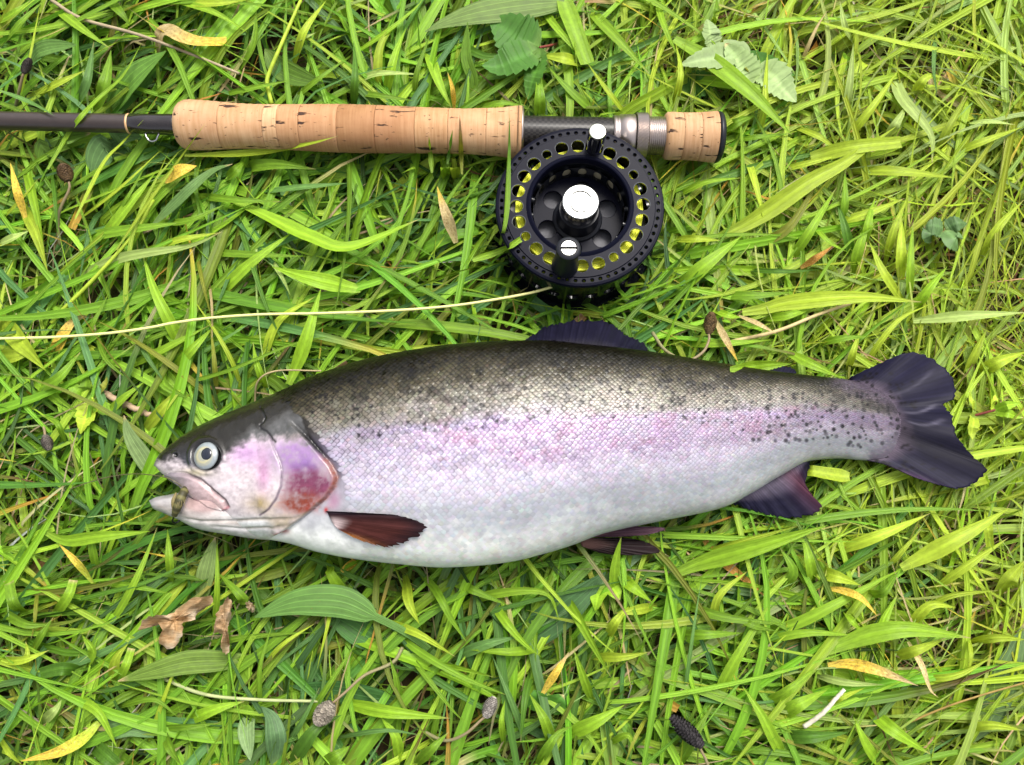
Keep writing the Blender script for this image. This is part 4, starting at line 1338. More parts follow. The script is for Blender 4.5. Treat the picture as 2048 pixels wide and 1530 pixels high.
def sward(B, L, W, el, droop, rest, cols, wts, Nn=9, A=3, zone=None, tipp=0.2, box=(-0.46, 0.46, -0.36, 0.44), az=None, seg_roll=0.5, prof='grass', yel=0.35, tuft=9, gain=1.0):
    nt = max(1, B // tuft)
    tc = np.column_stack([rng.uniform(box[0], box[1], nt), rng.uniform(box[2], box[3], nt)])
    ti = rng.integers(0, nt, B)
    xy = tc[ti] + rng.normal(0, 0.009, (B, 2))                # shoots stand together in tufts
    ta = (np.pi * 5 * fbm(tc[:, 0] * 7 + 40, tc[:, 1] * 7 + 40, 91, 3) + rng.normal(0, 0.55, nt))[ti]     # and lean the way their neighbours do
    tz, px, py = zones(xy)
    if zone is not None:
        k = rng.random(B) < zone(tz)
        xy, tz, px, py, ta = xy[k], tz[k], px[k], py[k], ta[k]
        B = len(xy)
    ln = rng.uniform(*L, B) * (0.75 + 0.5 * rng.random(B))
    wd = rng.uniform(*W, B)
    a = ta + rng.normal(0, 0.42, B)
    # the sward leans: "/" strokes at the lower right, upright strokes at the upper right, "/" and "\\" on the left
    lean = np.where(px > 1300, np.where(py > 900, R(28), R(62)), R(55)) + np.where(rng.random(B) < 0.25, np.pi, 0)
    a = np.where(rng.random(B) < 0.28, lean + rng.normal(0, 0.45, B), a)
    e0 = rng.uniform(*el, B); e1 = rng.uniform(*droop, B)
    v = np.linspace(0, 1, Nn)
    e = e0[:, None] - (e0 + e1)[:, None] * v[None] ** rng.uniform(0.45, 1.1, B)[:, None]
    aa = a[:, None] + rng.normal(0, 0.55, B)[:, None] * v[None] ** 1.5
    st = (ln / (Nn - 1))[:, None]
    d = np.stack([np.cos(e) * np.cos(aa), np.cos(e) * np.sin(aa), np.sin(e)], -1) * st[..., None]
    S = np.concatenate([np.zeros((B, 1, 3)), np.cumsum(d, 1)[:, :-1]], 1)
    S[..., :2] += xy[:, None]
    rs = rng.uniform(*rest, B)[:, None] * np.minimum(1, v * 3.5)[None]
    S[..., 2] = np.maximum(S[..., 2], 0.001)
    S[..., 2] = np.where(S[..., 2] < rs, rs + 0.25 * (S[..., 2] - rs), S[..., 2])
    S[..., 2] = np.minimum(S[..., 2], 0.020 + 0.22 * np.maximum(S[..., 2] - 0.020, 0))
    S = press(S)
    roll = rng.normal(0, 0.45, B)[:, None] + rng.normal(0, seg_roll, B)[:, None] * (v[None] - 0.3)
    fold = rng.uniform(0.05, 0.45, B)
    V = ribbon(S, wd, roll, fold, A, prof)
    base = pick(cols, wts, B)
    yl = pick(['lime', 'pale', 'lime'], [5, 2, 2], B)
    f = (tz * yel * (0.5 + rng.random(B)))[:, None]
    base = base * gain * (1 + 0.14 * tz[:, None])  # upper right brightened in colour, standing in for stronger light there
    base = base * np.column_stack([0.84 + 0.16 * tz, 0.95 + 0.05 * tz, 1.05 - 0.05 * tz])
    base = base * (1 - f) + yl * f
    tipf = np.where(rng.random(B) < tipp, rng.uniform(0.05, 0.4, B), 0)
    C = paint(base, Nn, A, pick(['straw', 'orange', 'brown', 'yellow'], [4, 2, 2, 2], B), tipf, pick(['pale', 'straw', 'lime'], [4, 2, 2], B))
    return V.reshape(-1, 3), ribbon_faces(B, Nn, A), C, bl_attr(B, Nn, A, rng.random(B))


g = MB()
G0 = ['green', 'bright', 'deep', 'blue', 'lime', 'olive']
# understorey, darkened in colour for shade in the gaps, and middle layer
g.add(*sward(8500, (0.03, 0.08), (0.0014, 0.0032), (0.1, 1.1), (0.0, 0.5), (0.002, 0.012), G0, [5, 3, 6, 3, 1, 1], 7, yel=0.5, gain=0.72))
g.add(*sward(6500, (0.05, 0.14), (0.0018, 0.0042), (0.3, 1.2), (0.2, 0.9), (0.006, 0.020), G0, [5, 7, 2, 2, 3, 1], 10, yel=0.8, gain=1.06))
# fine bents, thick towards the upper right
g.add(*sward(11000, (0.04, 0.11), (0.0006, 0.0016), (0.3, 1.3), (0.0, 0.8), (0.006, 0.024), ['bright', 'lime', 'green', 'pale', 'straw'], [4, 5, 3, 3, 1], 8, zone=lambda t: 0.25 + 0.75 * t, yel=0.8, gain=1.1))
# broad blades on top, lifted in colour as the lit layer
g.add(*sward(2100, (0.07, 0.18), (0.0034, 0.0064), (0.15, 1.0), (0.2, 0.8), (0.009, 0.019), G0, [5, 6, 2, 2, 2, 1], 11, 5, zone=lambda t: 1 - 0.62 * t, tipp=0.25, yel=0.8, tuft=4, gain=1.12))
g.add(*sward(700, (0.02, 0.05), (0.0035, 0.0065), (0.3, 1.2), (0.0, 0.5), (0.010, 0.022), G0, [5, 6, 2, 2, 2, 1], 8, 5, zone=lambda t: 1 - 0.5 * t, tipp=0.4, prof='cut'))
# further out, so the sward goes on past the picture
far = []
for bx_ in ((-1.3, -0.46, -1.0, 1.3), (0.46, 1.3, -1.0, 1.3), (-0.46, 0.46, 0.44, 1.3), (-0.46, 0.46, -1.0, -0.36)):
    ar = (bx_[1] - bx_[0]) * (bx_[3] - bx_[2])
    g.add(*sward(int(5200 * ar), (0.06, 0.14), (0.004, 0.008), (0.2, 1.1), (0.1, 0.8), (0.006, 0.022), G0, [5, 5, 3, 2, 2, 1], 6, 3, box=bx_))
GRASS = g

dg = MB()
dg.add(*sward(6500, (0.02, 0.07), (0.0006, 0.0018), (0.0, 0.5), (0.0, 0.5), (0.002, 0.013), ['straw', 'tan', 'brown', 'orange'], [4, 5, 4, 1], 6, tipp=0, zone=lambda t: 0.35 + 0.65 * t, yel=0.0))
dg.add(*sward(2600, (0.03, 0.09), (0.0005, 0.0014), (0.2, 0.9), (0.0, 0.5), (0.008, 0.022), ['straw', 'tan', 'white'], [4, 4, 1], 8, tipp=0, zone=lambda t: 0.35 + 0.65 * t, yel=0.0))
tag(dg.build('dead_grass', M['grass']), kind='stuff')

cvr = MB()
cvr.add(*sward(2600, (0.008, 0.016), (0.005, 0.009), (-0.1, 0.9), (0.0, 0.5), (0.002, 0.012), ['deep', 'green', 'blue'], [5, 4, 2], 8, 5, tipp=0.1, prof='ovate', zone=lambda t: 1 - 0.6 * t))
tag(cvr.build('ground_cover', M['netleaf']), kind='stuff')


# ------------------------------------------------------------------ blades, leaves and stems one can point at
RG = dict(A=(0, 0), B=(700, 0), C=(1348, 0), D=(0, 400), E=(0, 1030), F=(600, 1030), G=(1348, 1030), H=(1348, 300))
ZS = 700 / 2048.0


def roof_z(px, py):
    """top of the rod, reel or trout below a photo pixel (0 if open grass)"""
    z = 0.0
    w = P(px, py, 0.04)
    t = (w[0] - RA[0]) / (RB[0] - RA[0]); yc = RA[1] + t * (RB[1] - RA[1]); pxx = -120 + t * 1560
    rr_ = (52 if 350 < pxx < 1047 or 1325 < pxx < 1445 else 42 if 1046 < pxx < 1326 else 21) * RK
    if pxx < 1448 and abs(w[1] - yc) < rr_ * 1.05:
        z = max(z, ZR + math.sqrt(max(rr_ ** 2 - min(abs(w[1] - yc), rr_) ** 2, 0)))
    if math.hypot(px - 1160, (py - 410) * 1.09) < 172:
        z = max(z, ZF + 0.0005)
    if 313 < px < 1805 and float(crv(TOP, px)) - 2 < py < float(crv(BOT, px)) + 2:
        z = max(z, skin_z(px, py))
    return z


def spine(reg, pts, n, z=(0.012, 0.027, 0.022), over=False):
    ox, oy = RG[reg] if reg else (0, 0)
    s = ZS if reg else 1.0
    p = np.array([(ox + a * s, oy + b * s) for a, b in pts], float)
    q = spline(p, n)
    v = np.linspace(0, 1, n)
    zz = np.interp(v, np.linspace(0, 1, len(z)), z)
    zz = np.convolve(np.pad(zz, 2, 'edge'), np.ones(5) / 5, 'valid')
    if over:
        rz = np.array([roof_z(a, b) for a, b in q])
        need = np.where(rz > 0, rz + 0.0022, 0)
        for _ in range(3):
            sm = np.convolve(np.pad(need, 1, 'edge'), np.ones(3) / 3, 'valid')
            need = np.maximum(need, sm * 0.97)
        zz = np.maximum(zz, need)
        for _ in range(2):
            z2 = np.convolve(np.pad(zz, 1, 'edge'), np.ones(3) / 3, 'valid')
            zz = np.maximum(z2, np.where(rz > 0, rz + 0.0015, 0))
    return P(q[:, 0], q[:, 1], zz)


hero = np.random.default_rng(23)


def blade_mesh(reg, pts, w, colour, over=False, z=None, tip=None, prof='grass', across=5, n=None, roll=None, fold=None, teeth=None, arch=0.0, wob=0.0, wide=1.12):
    n = n or max(12, 4 * len(pts) + 4)
    zz = z or tuple(np.array((0.018, 0.0295, 0.026)) + hero.uniform(-0.003, 0.003, 3))
    if over and not z:
        zz = tuple(max(a, 0.030) for a in zz)
    S = spine(reg, pts, n, zz, over)
    wm = w * (ZS if reg else 1) * kpx(S.mean(0)) * wide
    if not over:
        S = press(S[None])[0]
    if wob:
        S = S + np.column_stack([0 * S[:, :2], wob * np.sin(np.linspace(0, 9, n) + hero.random() * 6)])
    rl = (hero.normal(0, 0.22) if roll is None else roll) + hero.normal(0, 0.25) * (np.linspace(0, 1, n) - 0.4)
    V = ribbon(S[None], np.array([wm]), rl[None], np.array([hero.uniform(0.08, 0.35) if fold is None else fold]), across, prof, arch, teeth)
    base = (PAL[colour] * 1.08 if isinstance(colour, str) else np.array(colour)) * (1 + hero.normal(0, 0.09))
    tc, tf = (PAL[tip[0]], tip[1]) if tip else (PAL['straw'], 0.06 if hero.random() < 0.4 else 0.0)
    C = paint(base[None], n, across, tc[None], np.array([tf]), (base * 0.6 + PAL['pale'] * 0.4)[None])
    return V.reshape(-1, 3), ribbon_faces(1, n, across), C, bl_attr(1, n, across, np.array([hero.random()]))


def H(reg, pts, w, colour, **kw):
    """traced blade that stays part of the sward"""
    kw.setdefault('wide', 0.98)
    p0, p1 = np.array(pts[0], float), np.array(pts[1], float)
    if not kw.get('over'):
        pts = [tuple(p0 - (p1 - p0) / (np.linalg.norm(p1 - p0) + 1e-6) * 45 * (1 if reg else 0.34))] + list(pts)      # the foot dives into the sward
        kw.setdefault('z', (0.008, 0.022, 0.029 + hero.uniform(-.002, .003), 0.028, 0.025))
    GRASS.add(*blade_mesh(reg, pts, w, colour, **kw))


def blade(label, reg, pts, w, colour, name='grass_leaf', cat='grass blade', mat='grass', group=None, **kw):
    V, F, C, B_ = blade_mesh(reg, pts, w, colour, **kw)
    return tag(obj(name, V, F, M[mat], None, C, B_), label, cat, group)


GB = 'long grass blades around the catch'
for row in [
    ('A', [(0, 270), (120, 130), (260, 0)], 50, 'green'), ('A', [(290, 10), (470, 160), (640, 280)], 60, 'bright'), ('A', [(195, 550), (330, 490), (500, 410)], 50, 'lime'),
    ('A', [(560, 650), (620, 450), (650, 290)], 85, 'green'), ('A', [(410, 640), (500, 500), (550, 240)], 60, 'blue'), ('A', [(1380, 440), (1480, 260), (1500, 60)], 65, 'green'),
    ('A', [(1720, 370), (1780, 180), (1910, 0)], 50, 'lime'), ('A', [(960, -20), (1250, 70), (1450, 190)], 50, 'bright'), ('A', [(1000, 5), (1250, 18), (1450, 0)], 60, 'lime'),
    ('A', [(560, 1440), (750, 1200), (910, 1010)], 70, 'bright'), ('A', [(1320, 1040), (1380, 990), (1450, 930)], 60, 'green'), ('A', [(135, 930), (190, 1150), (260, 1463)], 60, 'bright'),
    ('A', [(440, 1400), (700, 1350), (1085, 1300)], 65, 'green'), ('A', [(880, 1450), (1060, 1400), (1290, 1360)], 50, 'lime'), ('A', [(780, 1463), (860, 1180), (990, 880)], 16, 'lime'),
    ('A', [(440, 1300), (700, 1100), (960, 860)], 22, 'lime'), ('A', [(620, 1330), (760, 1130), (860, 950)], 22, 'green'), ('A', [(300, 1000), (320, 1150), (340, 1400)], 30, 'deep'),
    ('A', [(1700, 600), (1850, 470), (2048, 330)], 35, 'green'), ('A', [(1280, 560), (1450, 520), (1700, 470)], 40, 'green'), ('A', [(850, 600), (1000, 480), (1200, 390)], 35, 'green'),
    ('A', [(0, 120), (100, 60), (180, 0)], 60, 'bright'), ('A', [(1700, 240), (1800, 210), (1850, 190)], 40, 'pale'), ('A', [(640, 0), (720, 90), (760, 150)], 60, 'green'),
    ('A', [(90, 640), (160, 400), (240, 0)], 18, 'lime'), ('A', [(0, 1290), (120, 1170), (230, 1040)], 30, 'lime'), ('A', [(1110, 1140), (1400, 1170), (1650, 1180)], 50, 'green'),
    ('A', [(1480, 1130), (1700, 1100), (2048, 1070)], 45, 'blue'), ('A', [(900, 1300), (1100, 1290), (1330, 1190)], 55, 'green'), ('A', [(1340, 990), (1600, 960), (1850, 990)], 70, 'green'),
    ('B', [(1100, 0), (1200, 150), (1390, 370)], 45, 'bright'), ('B', [(1350, 0), (1550, 210), (1750, 430)], 70, 'bright'), ('B', [(440, 240), (520, 480), (600, 640)], 70, 'bright'),
    ('B', [(0, 330), (220, 180), (390, 40), (430, -20)], 40, 'bright'), ('B', [(160, 560), (170, 300), (230, 180), (330, 100)], 55, 'lime'), ('B', [(200, 590), (260, 330), (330, 160)], 60, 'bright'),
    ('B', [(0, 510), (150, 430), (430, 435)], 45, 'pale'), ('B', [(0, 535), (180, 560), (380, 590)], 40, 'green'), ('B', [(380, 600), (390, 430), (470, 200)], 35, 'green'),
    ('B', [(1380, 370), (1260, 340), (1100, 320)], 80, 'lime'), ('B', [(1110, 700), (1110, 520), (1090, 400)], 75, 'green'), ('B', [(1460, 680), (1280, 520), (1150, 380)], 55, 'green'),
    ('B', [(1640, 700), (1500, 520), (1390, 370)], 42, 'lime'), ('B', [(1050, 690), (1300, 680), (1590, 655)], 35, 'bright'), ('B', [(20, 640), (30, 400), (20, 240)], 50, 'deep'),
    ('B', [(1790, 0), (1850, 180), (1920, 330)], 40, 'bright'), ('B', [(600, 230), (800, 330), (1000, 290)], 50, 'deep'), ('B', [(720, 640), (900, 600), (1050, 640)], 45, 'green'),
    ('B', [(480, 1010), (470, 900), (462, 800)], 30, 'bright', True), ('B', [(640, 905), (440, 950), (300, 1015)], 38, 'bright'), ('B', [(560, 1024), (550, 960), (520, 890)], 60, 'bright'),
    ('B', [(620, 1020), (610, 960), (600, 890)], 60, 'lime'), ('B', [(570, 960), (585, 860), (600, 760)], 26, 'deep', True),
    ('C', [(60, 450), (400, 500), (720, 560)], 75, 'bright'), ('C', [(470, 850), (530, 640), (535, 500), (550, 280)], 40, 'lime'), ('C', [(1000, 700), (1030, 480), (1050, 250)], 48, 'pale'),
    ('C', [(1040, 230), (1000, 150), (970, 0)], 40, 'pale'), ('C', [(1000, 830), (1180, 600), (1320, 400)], 50, 'lime'), ('C', [(1280, 370), (1330, 560), (1500, 780), (1510, 960)], 78, 'pale'),
    ('C', [(700, 740), (850, 800), (980, 900)], 45, 'lime'), ('C', [(1020, 1000), (1300, 1000), (1650, 1040)], 72, 'lime'), ('C', [(1600, 910), (1800, 830), (2048, 740)], 50, 'lime'),
    ('C', [(410, 870), (470, 1050), (540, 1330)], 45, 'lime'), ('C', [(900, 1330), (1180, 1230), (1350, 1160)], 60, 'lime'), ('C', [(0, 620), (40, 430), (10, 250)], 40, 'lime'),
    ('C', [(1110, 1463), (1150, 1250), (1180, 1150)], 60, 'bright'), ('C', [(960, 1330), (1000, 1200), (1000, 980)], 55, 'green'), ('C', [(300, 830), (500, 800), (700, 780)], 40, 'green'),
    ('C', [(290, 760), (400, 700), (480, 680)], 60, 'green'), ('C', [(240, 110), (250, 50), (250, -20)], 40, 'green'), ('C', [(1400, 560), (1480, 450), (1580, 450)], 60, 'lime'),
    ('C', [(1240, 820), (1350, 640), (1360, 600)], 60, 'pale'), ('C', [(1540, 900), (1600, 760), (1720, 560)], 50, 'lime'), ('C', [(1530, 200), (1520, 400), (1540, 560)], 26, 'blue'),
    ('C', [(600, 1000), (800, 950), (1000, 900)], 40, 'lime'), ('C', [(740, 380), (830, 170), (900, 60)], 26, 'straw'), ('C', [(1700, 720), (1850, 710), (2000, 730)], 45, 'pale'),
    ('D', [(400, 480), (700, 340), (1100, 270), (1300, 185)], 60, 'pale'), ('D', [(1090, 920), (1000, 730), (900, 520), (830, 300)], 72, 'bright'), ('D', [(1230, 610), (1430, 400), (1720, 180)], 70, 'bright'),
    ('D', [(1140, 300), (1500, 320), (1800, 330)], 50, 'green'), ('D', [(720, 990), (1000, 850), (1230, 730)], 55, 'bright'), ('D', [(1000, 1010), (1100, 900), (1250, 740)], 60, 'bright'),
    ('D', [(830, 1370), (950, 1220), (1090, 1070)], 66, 'lime'), ('D', [(1530, 980), (1620, 720), (1850, 560)], 60, 'lime'), ('D', [(600, 1280), (720, 1160), (850, 1060)], 60, 'bright'),
    ('D', [(1340, 1250), (1100, 1040), (800, 830), (520, 680)], 38, 'olive'), ('D', [(1340, 0), (1420, 200), (1550, 600), (1680, 880)], 34, 'deep'), ('D', [(560, 760), (620, 930), (760, 1060)], 35, 'green'),
    ('D', [(0, 250), (80, 215), (170, 180)], 70, 'pale'), ('D', [(110, 0), (200, 180), (280, 420)], 70, 'lime'), ('D', [(0, 920), (90, 910), (190, 890)], 85, 'lime'),
    ('D', [(0, 700), (130, 850), (270, 1000)], 120, 'lime'), ('D', [(190, 1110), (330, 1050), (470, 890)], 75, 'green'), ('D', [(1430, 1190), (1380, 1000), (1280, 800), (1110, 550)], 28, 'lime'),
    ('D', [(820, 1130), (1300, 1010), (1750, 830), (2048, 800)], 24, 'green'), ('D', [(800, 760), (850, 900), (980, 1090)], 30, 'blue'), ('D', [(940, 960), (960, 1080), (1100, 1160)], 60, 'green'),
    ('D', [(380, 1420), (330, 1300), (240, 1260)], 40, 'green'), ('D', [(460, 880), (560, 690), (640, 540)], 30, 'green'), ('D', [(1100, 900), (1180, 890), (1500, 700)], 30, 'blue'),
    ('D', [(1150, 310), (1190, 500), (1240, 700)], 24, 'olive'), ('D', [(1210, 400), (1240, 620), (1240, 900)], 20, 'straw'), ('D', [(1580, 340), (1650, 450), (1700, 560)], 30, 'pale'),
    ('D', [(1560, 1120), (1500, 950), (1480, 830)], 50, 'bright'), ('D', [(1270, 1150), (1250, 900), (1230, 720)], 30, 'olive'),
    ('E', [(600, 700), (720, 520), (830, 300), (920, 70)], 48, 'bright'), ('E', [(300, 530), (600, 460), (860, 390), (1100, 280), (1250, 200)], 28, 'deep'), ('E', [(1250, 690), (1270, 450), (1270, 120)], 40, 'bright'),
    ('E', [(860, 1350), (930, 1150), (1040, 850), (1070, 740)], 26, 'lime'), ('E', [(340, 560), (400, 470), (430, 380)], 70, 'bright', False, 'cut'), ('E', [(140, 570), (80, 520), (50, 380)], 70, 'green', False, 'cut'),
    ('E', [(190, 790), (250, 690), (310, 600)], 66, 'green'), ('E', [(500, 870), (540, 800), (480, 700)], 66, 'bright'), ('E', [(480, 920), (360, 900), (230, 930)], 90, 'deep', False, 'cut'),
    ('E', [(700, 960), (740, 870), (770, 780)], 60, 'bright', False, 'cut'), ('E', [(660, 950), (680, 840), (750, 750)], 60, 'lime'), ('E', [(370, 1060), (560, 1140), (690, 1370)], 60, 'bright'),
    ('E', [(550, 1350), (630, 1420), (700, 1480)], 100, 'deep', False, 'cut'), ('E', [(0, 1310), (60, 1400), (130, 1463)], 60, 'lime'), ('E', [(0, 560), (150, 640), (300, 640)], 60, 'green'),
    ('E', [(0, 850), (130, 850), (290, 790)], 50, 'lime'), ('E', [(150, 880), (160, 800), (150, 740)], 40, 'lime'), ('E', [(220, 420), (200, 640), (180, 730)], 30, 'olive'),
    ('E', [(0, 210), (80, 190), (160, 170)], 36, 'green'), ('E', [(560, 330), (540, 200), (500, 40)], 60, 'green'), ('E', [(1000, 400), (990, 250), (980, 80)], 55, 'bright'),
    ('E', [(620, 400), (800, 420), (1000, 460)], 40, 'green'), ('E', [(1330, 470), (1430, 500), (1270, 330)], 60, 'green'), ('E', [(260, 1200), (330, 1130), (360, 1080)], 60, 'pale'),
    ('E', [(900, 1250), (1100, 1240), (1290, 1215)], 45, 'green'), ('E', [(700, 1120), (900, 1080), (1050, 1190)], 36, 'green'), ('E', [(1090, 1210), (1250, 1140), (1430, 1090)], 70, 'bright'),
    ('E', [(950, 1270), (1000, 1380), (1060, 1463)], 70, 'green'), ('E', [(1530, 900), (1650, 760), (1850, 630)], 30, 'lime'), ('E', [(1530, 1180), (1520, 900), (1600, 620)], 30, 'green'),
    ('E', [(1680, 1340), (1760, 1220), (1870, 1010)], 36, 'blue'), ('E', [(1700, 1463), (1850, 1250), (2000, 1170)], 90, 'deep'), ('E', [(1900, 1463), (2000, 1390), (2048, 1350)], 90, 'green'),
    ('F', [(280, 490), (200, 380), (110, 210)], 70, 'bright'), ('F', [(770, 310), (900, 390), (1060, 460), (1220, 530)], 60, 'green'), ('F', [(1100, 470), (1200, 620), (1300, 740), (1410, 830)], 55, 'bright'),
    ('F', [(700, 330), (800, 450), (880, 600), (980, 750)], 50, 'green'), ('F', [(900, 570), (1100, 470), (1430, 455), (1520, 620)], 55, 'bright'), ('F', [(620, 390), (640, 520), (700, 640)], 66, 'lime'),
    ('F', [(910, 830), (1080, 760), (1280, 710)], 66, 'blue'), ('F', [(500, 620), (700, 700), (910, 830)], 50, 'lime'), ('F', [(1490, 400), (1600, 560), (1700, 740), (1820, 950)], 66, 'bright'),
    ('F', [(220, 1090), (500, 1150), (880, 1190)], 80, 'bright'), ('F', [(700, 860), (900, 890), (1140, 950)], 48, 'bright'), ('F', [(580, 1430), (560, 1300), (470, 1180)], 66, 'bright'),
    ('F', [(690, 1450), (780, 1360), (870, 1270)], 60, 'green'), ('F', [(600, 770), (750, 960), (900, 1150), (980, 1220)], 33, 'green'), ('F', [(1310, 1340), (1280, 1200), (1120, 810)], 40, 'blue'),
    ('F', [(1480, 1350), (1430, 1200), (1340, 1040)], 66, 'bright'), ('F', [(1700, 1070), (1640, 900), (1600, 780)], 55, 'bright'), ('F', [(1860, 350), (1960, 430), (2060, 510)], 75, 'bright'),
    ('F', [(2048, 540), (1950, 560), (1840, 575)], 60, 'lime'), ('F', [(1800, 710), (1850, 620), (1930, 530)], 60, 'lime'), ('F', [(1560, 1290), (1750, 1200), (1900, 1110)], 85, 'bright'),
    ('F', [(500, 640), (700, 800), (960, 950), (1250, 1070)], 45, 'green'), ('F', [(230, 1300), (500, 1260), (720, 1290)], 30, 'blue'), ('F', [(0, 1250), (80, 1130), (340, 730)], 36, 'green'),
    ('F', [(590, 1110), (560, 950), (520, 820)], 45, 'green'), ('F', [(1360, 900), (1320, 1060), (1290, 1330)], 45, 'deep'), ('F', [(1390, 1463), (1500, 1290), (1600, 1230)], 60, 'green'),
    ('F', [(1190, 1320), (1180, 1200), (1200, 1080)], 40, 'bright'), ('F', [(1820, 1330), (1920, 1290), (1960, 1390)], 40, 'bright'), ('F', [(2030, 1180), (1950, 1330), (1900, 1463)], 26, 'olive'),
    ('F', [(1720, 830), (1900, 830), (2048, 800)], 55, 'lime'), ('F', [(1430, 770), (1250, 800), (1000, 790)], 55, 'bright'), ('F', [(130, 420), (180, 540), (100, 900)], 30, 'lime'),
    ('G', [(0, 500), (300, 600), (660, 640)], 55, 'green'), ('G', [(220, 1160), (300, 960), (430, 730), (580, 490)], 68, 'bright'), ('G', [(500, 740), (780, 690), (1060, 705)], 50, 'bright'),
    ('G', [(450, 690), (700, 640), (950, 520), (1150, 410), (1340, 310)], 66, 'bright'), ('G', [(840, 330), (980, 370), (1090, 410)], 80, 'lime'), ('G', [(820, 410), (790, 250), (750, 110)], 70, 'bright'),
    ('G', [(1160, 800), (1230, 620), (1310, 460)], 72, 'bright'), ('G', [(1270, 840), (1450, 780), (1590, 720)], 66, 'lime'), ('G', [(500, 1110), (650, 1040), (850, 880)], 60, 'bright'),
    ('G', [(810, 930), (1000, 980), (1240, 995)], 45, 'pale'), ('G', [(590, 1190), (750, 1100), (900, 1020)], 85, 'bright'), ('G', [(1130, 1130), (1300, 1270), (1500, 1400)], 85, 'bright'),
    ('G', [(1210, 1463), (1130, 1350), (1050, 1180)], 72, 'bright'), ('G', [(1380, 650), (1500, 530), (1650, 540)], 66, 'lime'), ('G', [(660, 1463), (580, 1300), (500, 1150), (400, 1000)], 72, 'bright'),
    ('G', [(600, 1290), (800, 1300), (1030, 1270)], 78, 'deep'), ('G', [(1900, 460), (1980, 360), (2060, 260)], 115, 'lime'), ('G', [(1740, 740), (1900, 720), (2060, 730)], 60, 'lime'),
    ('G', [(1230, 330), (1380, 160), (1450, 80)], 35, 'lime'), ('G', [(1500, 450), (1700, 310), (1960, 130)], 55, 'lime'), ('G', [(50, 1150), (110, 700), (165, 350)], 26, 'blue'),
    ('G', [(930, 220), (1250, 100), (1500, -10)], 70, 'lime'), ('G', [(0, 700), (200, 700), (400, 690)], 60, 'green'), ('G', [(30, 1463), (150, 1240), (230, 1110)], 66, 'green'),
    ('G', [(120, 270), (250, 200), (740, 60)], 40, 'lime'), ('G', [(1000, 560), (1070, 650), (1120, 680)], 50, 'bright'), ('G', [(640, 420), (700, 330), (620, 190)], 60, 'green'),
    ('G', [(1380, 960), (1650, 940), (1880, 820)], 45, 'lime'), ('G', [(1720, 700), (1740, 830), (1710, 960)], 30, 'lime'), ('G', [(1840, 0), (1840, 90), (1850, 190)], 60, 'lime', False, 'cut'),
    ('G', [(1700, 1260), (1850, 1230), (2048, 1260)], 60, 'lime'), ('G', [(350, 560), (450, 640), (600, 680)], 50, 'green'), ('G', [(230, 660), (260, 480), (440, 320)], 48, 'lime'),
    ('G', [(870, 1120), (1000, 1060), (1120, 1010)], 40, 'lime'), ('G', [(1120, 460), (1230, 450), (1320, 320)], 60, 'green'), ('G', [(1420, 600), (1600, 480), (1900, 440)], 40, 'lime'),
    ('H', [(1350, 900), (1230, 720), (1140, 530)], 60, 'lime'), ('H', [(1380, 900), (1385, 650), (1400, 420)], 58, 'bright'), ('H', [(1410, 940), (1480, 830), (1600, 680)], 66, 'bright'),
    ('H', [(1050, 700), (1090, 550), (1150, 390)], 66, 'bright'), ('H', [(1050, 650), (1000, 450), (950, 290)], 58, 'deep'), ('H', [(0, 840), (150, 700), (300, 580), (400, 500)], 95, 'bright'),
    ('H', [(660, 670), (780, 500), (950, 220)], 58, 'bright'), ('H', [(1330, 780), (1330, 600), (1330, 380)], 66, 'lime'), ('H', [(1020, 1290), (1050, 1180), (1090, 1050)], 45, 'lime'),
    ('H', [(850, 1130), (1000, 1100), (1150, 1090)], 45, 'green'), ('H', [(1240, 640), (1290, 460), (1370, 270)], 48, 'lime'), ('H', [(400, 520), (560, 520), (700, 420), (860, 150)], 58, 'olive'),
    ('H', [(0, 520), (150, 520), (280, 530)], 55, 'lime'), ('H', [(0, 280), (180, 190), (410, 160)], 35, 'bright'), ('H', [(400, 700), (650, 710), (850, 700)], 35, 'deep'),
    ('H', [(250, 850), (500, 850), (700, 830)], 55, 'green'), ('H', [(0, 1130), (300, 1130), (580, 1110)], 55, 'bright'), ('H', [(250, 940), (330, 970), (400, 980)], 50, 'bright'),
    ('H', [(800, 420), (900, 530), (1020, 600)], 40, 'bright'), ('H', [(1100, 1280), (1300, 1010), (1500, 900)], 36, 'lime'), ('H', [(1800, 620), (1900, 450), (2048, 290)], 58, 'lime'),
    ('H', [(1700, 1330), (1760, 1200), (1830, 1050)], 80, 'lime'), ('H', [(1780, 1310), (1900, 1240), (2060, 1180)], 80, 'lime'), ('H', [(500, 980), (650, 970), (850, 910)], 55, 'bright'),
]:
    kw = {}
    if len(row) > 4 and row[4]:
        kw['over'] = True
    if len(row) > 5:
        kw['prof'] = row[5]
    H(row[0], row[1], row[2], row[3], **kw)
tag(GRASS.build('grass', M['grass']), kind='stuff')

